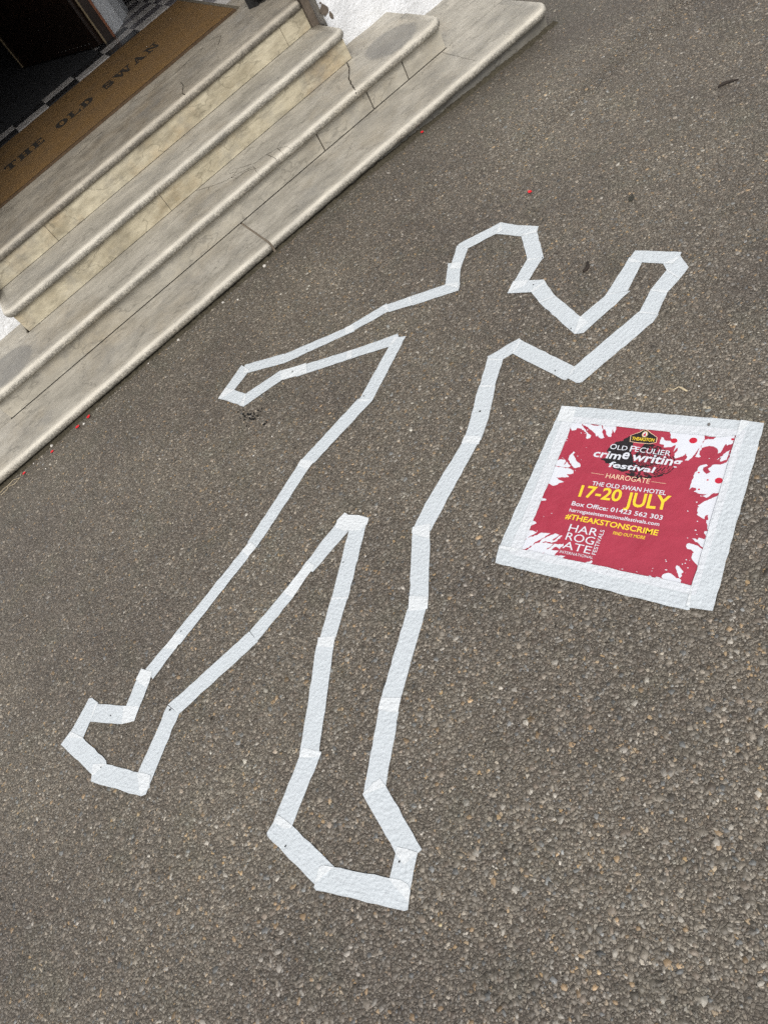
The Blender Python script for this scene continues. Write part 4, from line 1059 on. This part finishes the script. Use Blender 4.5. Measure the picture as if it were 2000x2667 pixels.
# ------------------------------------------------------------------ the poster
PO, PU, PV = (Vector(q) for q in POSTER)
poster = empty('poster', (PO.x + PU.x * 0.25 + PV.x * 0.25, PO.y + PU.y * 0.25 + PV.y * 0.25, 0.0), 'square red and white festival poster taped to the tarmac', 'poster')
def pw(u, v): 
    q = PO + PU * u + PV * v
    return (q.x, q.y)
def psheet(name, poly, z, mat, parent, th=0.0003):
    return prism(name, [pw(*q) for q in poly], z - th, z, mat, parent)
PZ = 0.0030
sheet = psheet('sheet', POSTER_SHEET, PZ, M_PAPER, poster, 0.0008)
prn = psheet('red_print', POSTER_PRINT, PZ + 0.00025, M_RED, sheet, 0.0002)
for k, poly in enumerate(SPLASHES):
    psheet('white_splash', rough_outline(poly, 0.0045, 0.0011), PZ + 0.0005 + 0.000004 * k, M_WHITEINK, sheet, 0.0002)
for k, (u, v, r) in enumerate(DROPS):
    psheet('red_drop', [(u + r * math.cos(6.283 * i / 18), v + r * 0.95 * math.sin(6.283 * i / 18)) for i in range(18)], PZ + 0.0008 + 0.000003 * k, M_REDDEEP, sheet, 0.0002)
sv_, sf_ = [], []
for k in range(150):                                             # fine spray thrown in from the margins
    side = random.randrange(4)
    d_ = min(0.10, random.expovariate(1 / 0.030)) + 0.035
    s_ = random.uniform(0.06, 0.44)
    u, v = ((s_, d_), (s_, 0.485 - d_), (d_, s_), (0.485 - d_, s_))[side]
    if 0.125 < u < 0.36 and v > 0.055 and v < 0.445: continue
    r = random.uniform(0.0006, 0.0019)
    a_, b_ = slab_vf([pw(*q) for q in blot(u, v, r * random.uniform(0.8, 1.8), r, 7)], PZ + 0.00055, PZ + 0.00072 + 0.0000005 * k)
    sf_ += [tuple(i + len(sv_) for i in q) for q in b_]; sv_ += a_
tag(mesh_obj('white_spray', sv_, sf_, M_WHITEINK, sheet), kind='stuff')
th = psheet('fingerprint', rough_outline(THUMB, 0.004, 0.0011), PZ + 0.0005, M_BLACKINK, sheet, 0.0002)
# its ridges
rv, rf = [], []
fu, fv = 0.232, 0.152
for k in range(19):
    r = 0.018 + 0.0042 * k
    a = -1.35
    while a < 1.30:
        L = random.uniform(0.10, 0.55) * 0.03 / r * 1.6
        w = random.uniform(0.0009, 0.0017) * (1.0 if a < 0.7 else 1.15)
        pts = []
        m_ = 7
        for q in range(m_ + 1):
            aa = a + L * q / m_
            rr = r * (1 + 0.06 * math.sin(aa * 2 + k * 0.4))
            pts.append((fu + rr * math.cos(aa) * 1.08, fv + rr * math.sin(aa) * 0.62 - 0.006, aa))
        if pts[-1][0] < 0.338 and 0.098 < pts[-1][1] < 0.203:
            b0 = len(rv)
            for (u, v, aa) in pts:
                for sg in (-1, 1):
                    x, y = pw(u + sg * w * math.cos(aa) * 0.9, v + sg * w * math.sin(aa))
                    rv.append((x, y, PZ + 0.00055 + 0.000002 * k))
            for q in range(m_):
                rf.append((b0 + 2 * q, b0 + 2 * q + 1, b0 + 2 * q + 3, b0 + 2 * q + 2))
        a += L + random.uniform(0.03, 0.12)
mesh_obj('fingerprint_ridges', rv, rf, M_BLACKINK, sheet)

def expand(poly, d):
    cx = sum(p[0] for p in poly) / len(poly); cy = sum(p[1] for p in poly) / len(poly)
    return [(x + (x - cx) / math.hypot(x - cx, y - cy) * d, y + (y - cy) / math.hypot(x - cx, y - cy) * d) for x, y in poly]
psheet('emblem_border', expand(PLAQUE, 0.0016), PZ + 0.00065, M_CREAM, sheet, 0.0001)
psheet('emblem_plaque', PLAQUE, PZ + 0.00072, M_BLACKINK, sheet, 0.0001)
(eu, ev), ea, eb = EMBLEM
ra, rb = 0.0072, 0.0098
psheet('emblem_oval', [(eu + ra * math.cos(6.283 * i / 20), ev + rb * math.sin(6.283 * i / 20)) for i in range(20)], PZ + 0.0008, plain('gold_print', (0.62, 0.46, 0.22), 0.35), sheet, 0.0001)
psheet('emblem_oval', [(eu + ra * 0.72 * math.cos(6.283 * i / 20), ev + rb * 0.74 * math.sin(6.283 * i / 20)) for i in range(20)], PZ + 0.00088, M_WHITEINK, sheet, 0.0001)
psheet('emblem_figure', [(eu - 0.003, ev + 0.005), (eu - 0.0035, ev + 0.001), (eu - 0.001, ev - 0.001), (eu - 0.0008, ev - 0.005), (eu + 0.0015, ev - 0.0045), (eu + 0.002, ev), (eu + 0.0035, ev + 0.003), (eu + 0.002, ev + 0.0055)], PZ + 0.00095, M_REDDEEP, sheet, 0.0001)

INK = {'serif': (M_WHITEINK, 0.004, 0.0), 'slab': (M_WHITEINK, 0.022, 0.10), 'cream': (M_CREAM, 0.0, 0.0), 'white': (M_WHITEINK, 0.012, 0.0), 'yellow': (M_YELLOW, 0.022, 0.0),
       'cream2': (M_YELLOW, 0.012, 0.0), 'thin': (M_WHITEINK, 0.0, 0.0), 'up': (M_WHITEINK, 0.004, 0.0), 'logo': (M_YELLOW, 0.02, 0.0)}

def text_geo(s, offset, shear):
    cu = bpy.data.curves.new('lettering', 'FONT')
    cu.body = s
    cu.offset = offset
    cu.shear = shear
    cu.resolution_u = 3
    o = bpy.data.objects.new('lettering', cu)
    me = bpy.data.meshes.new_from_object(o)
    v = np.array([tuple(q.co) for q in me.vertices])
    f = [tuple(p.vertices) for p in me.polygons]
    bpy.data.objects.remove(o); bpy.data.curves.remove(cu); bpy.data.meshes.remove(me)
    return v, f

for k, (s, st, a, b, c) in enumerate(TEXTS):
    m, off, sh = INK[st]
    v, f = text_geo(s, off, sh)
    first, _ = text_geo(s[0], off, sh)
    hx0, hx1 = v[:, 0].min(), v[:, 0].max()
    top = first[:, 1].max()
    a, b, c = Vector(a), Vector(b), Vector(c)
    du = (b - a); W = du.length; e = du / W
    up = Vector((e.y, -e.x))                                     # towards the top of the sheet
    Hh = abs((c - a).dot(up))
    if (c - a).dot(up) < 0: up = -up
    out = []
    for x, y, _z in v:
        q = a + e * ((x - hx0) / (hx1 - hx0) * W) + up * (y / top * Hh)
        out.append((*pw(q.x, q.y), PZ + 0.00105 + 0.000003 * k))
    # the font's faces may come out mirrored: turn them up
    ff = []
    for q in f:
        p0_, p1_, p2_ = (out[i] for i in q[:3])
        s_ = (p1_[0] - p0_[0]) * (p2_[1] - p0_[1]) - (p2_[0] - p0_[0]) * (p1_[1] - p0_[1])
        ff.append(q if s_ > 0 else q[::-1])
    mesh_obj('lettering', out, ff, m, sheet)
for a, b in RULES:
    psheet('rule', [(a[0], a[1]), (b[0], b[1]), (b[0], b[1] + 0.0008), (a[0], a[1] + 0.0008)], PZ + 0.0009, M_CREAM, sheet, 0.0001)
for k, poly in enumerate(POSTER_TAPES):
    z = PZ + 0.0019 + 0.00045 * k
    prism('tape_strip', rough_outline([pw(*q) for q in poly]), z - 0.0006, z, M_TAPE, poster, axis=strip_axis([pw(*q) for q in poly]))
for k, poly in enumerate(POSTER_TAPES):
    q = clip_convex(hull([pw(*r_) for r_ in poly]), hull([pw(*r_) for r_ in POSTER_SHEET]))
    if k == 0 or k == 2 or True:
        tin = Vector((sum(p[0] for p in poly) / len(poly) - 0.25, sum(p[1] for p in poly) / len(poly) - 0.25))
    # only the band between the sheet's edge and the tape's inner edge
    z = PZ + 0.0034 + 0.0001 * k
    prism('tape_overlap', rough_outline(q, 0.03, 0.0006), z - 0.0003, z, M_TAPE3, poster, axis=strip_axis([pw(*r_) for r_ in poly]))
    for j in range(k + 1, 4):
        q2 = clip_convex(hull([pw(*r_) for r_ in poly]), hull([pw(*r_) for r_ in POSTER_TAPES[j]]))
        if len(q2) >= 3 and abs(area2(q2)) > 2e-4:
            z2 = PZ + 0.0039 + 0.00005 * (k * 4 + j)
            prism('tape_overlap', rough_outline(q2, 0.03, 0.0006), z2 - 0.0003, z2, M_TAPE2, poster, axis=strip_axis([pw(*r_) for r_ in poly]))
prism('stuck_stone', blot(*pw(0.385, 0.022), 0.0042, 0.003, 9, 0.15), PZ + 0.0012, PZ + 0.0062, plain('stone_grey', (0.16, 0.15, 0.14), 0.7), poster)

# ------------------------------------------------------------------ litter
PET = ['largest red petal lying at the foot of the lowest step', 'red petal beside a white crumb near the lowest step', 'narrow red petal third along from the largest by the step',
       'small dark red petal near the dry straw by the step', 'lone red petal on the open tarmac above the taped head', 'dull red petal against the foot of the lowest step near its right end']
for i, ((x, y), r) in enumerate(zip(PETALS, (0.0115, 0.011, 0.0095, 0.0085, 0.0095, 0.009))):
    v, f = [], []
    n = 12
    ro = random.random() * 6.28
    z0 = gz(x, y) + 0.004
    for ring, (k, h) in enumerate(((1.0, 0.004), (0.5, 0.0012))):
        for q in range(n):
            a = 6.283 * q / n
            rr = r * k * (1 + 0.35 * math.cos(a)) * random.uniform(0.9, 1.05)
            px, py = rr * math.cos(a), rr * 0.72 * math.sin(a)
            v.append((x + px * math.cos(ro) - py * math.sin(ro), y + px * math.sin(ro) + py * math.cos(ro), z0 + h * random.uniform(0.6, 1.2)))
    for q in range(n):
        j = (q + 1) % n
        f.append((q, j, n + j, n + q))
    f.append(tuple(range(n, 2 * n)))
    o = mesh_obj('petal', [(a - x, b - y, c - z0) for a, b, c in v], f, M_PETAL, None, True)
    o.location = (x, y, z0)
    tag(o, PET[i], 'petal', 'fallen red petals')

PEB = ['white crumb between the two largest red petals by the step', 'white crumb beside the narrow red petal by the step', 'pale grit stone by the step below the mortar joint', 'pale grit stone at the step foot above the taped hand',
       'thin pale crumb just off the step above the taped hand', 'pale crumb tucked against the step left of the taped hand', 'tiny white grit near the smallest red petal', 'tiny white grit beyond the smallest red petal',
       'tiny pale grit by the step halfway down the flight', 'white grit speck inside the taped body near the hip', 'pale grit inside the taped legs below the crotch', 'tiny white grit on the tarmac left of the lone petal']
for i, (x, y) in enumerate(PEBBLES):
    r = (0.006, 0.007, 0.008, 0.006, 0.005, 0.006, 0.0035, 0.0035, 0.004, 0.003, 0.0035, 0.004)[i]
    z0 = gz(x, y) + 0.002
    v, f = [], []
    n = 7
    for ring, (k, h) in enumerate(((1.0, 0.0), (0.95, 0.5), (0.55, 0.95))):
        for q in range(n):
            a = 6.283 * q / n
            rr = r * k * random.uniform(0.8, 1.15)
            v.append((rr * math.cos(a), rr * 0.8 * math.sin(a), r * h))
    for ring in range(2):
        for q in range(n):
            j = (q + 1) % n
            f.append((ring * n + q, ring * n + j, (ring + 1) * n + j, (ring + 1) * n + q))
    f.append(tuple(range(2 * n, 3 * n))); f.append(tuple(range(n))[::-1])
    o = mesh_obj('grit_stone', v, f, M_PEBBLE)
    o.location = (x, y, z0)
    tag(o, PEB[i], 'grit', 'pale grit scattered on the tarmac')

def litter_tube(name, pts, rad, mat, label, cat, lift=0.006):
    p = [Vector((x, y, gz(x, y) + lift)) for x, y in pts]
    o_ = p[0].copy()
    v, f = tube_vf([q - o_ for q in p], rad)
    o = mesh_obj(name, v, f, mat, None, True)
    o.location = o_
    tag(o, label, cat)
    return o
litter_tube('twig', TWIG_DARK, [0.003, 0.0055, 0.0045, 0.0035, 0.0018], M_TWIG, 'slim dark twig on the tarmac near the top right corner', 'twig')
litter_tube('seed_pod', SEED_DARK, [0.004, 0.006, 0.006, 0.004], M_TWIG, 'small forked dark seed between the taped head and raised hand', 'seed')
litter_tube('dry_stem', STEM_CURLED, [0.0010, 0.0011, 0.0011, 0.0012, 0.0014, 0.0034, 0.0024, 0.0008], M_STRAW, 'curled dry straw coloured stem above the poster', 'stem', 0.005)
v_, f_ = slab_vf(blot(0, 0, 0.019, 0.011, 15, 0.45), 0.002, 0.0052)
o = mesh_obj('dead_leaf', v_, f_, plain('dark_leaf', (0.040, 0.038, 0.030), 0.9, var=0.4, scale=200))
o.location = (LEAF[0], LEAF[1], gz(*LEAF)); o.rotation_euler = (0, 0, 0.5)
tag(o, 'small ragged dark dead leaf on the tarmac right of the lone petal', 'leaf')
SL = ['longest dry straw looped at the foot of the lowest step', 'short dry straw beneath the longest one at the frame edge', 'dry straw doubling back beside the longest one', 'short upright bit of straw beside the smallest petal']
for pts, lb in zip(STRAWS, SL):
    litter_tube('straw', pts, 0.0009, M_STRAW, lb, 'straw', 0.007)
# crumb caught on the step edge
# splashes of tar between the stones beside the taped hand
tv, tf = [], []
for (x, y, r) in TAR:
    for s_ in range(3):
        a, b = slab_vf(blot(x + random.gauss(0, r * 0.5), y + random.gauss(0, r * 0.9), r * 0.8, r * 1.1, 9), 0.001, 0.0030 + 0.0002 * s_ + random.random() * 0.0004)
        tf += [tuple(i + len(tv) for i in q) for q in b]; tv += a
o = mesh_obj('tar_spots', [(x - TAR[0][0], y - TAR[0][1], z) for x, y, z in tv], tf, M_TAR)
o.location = (TAR[0][0], TAR[0][1], 0.0)
tag(o, 'patch of black tar spots on the tarmac beside the lower taped hand', 'tar stain', kind='stuff')
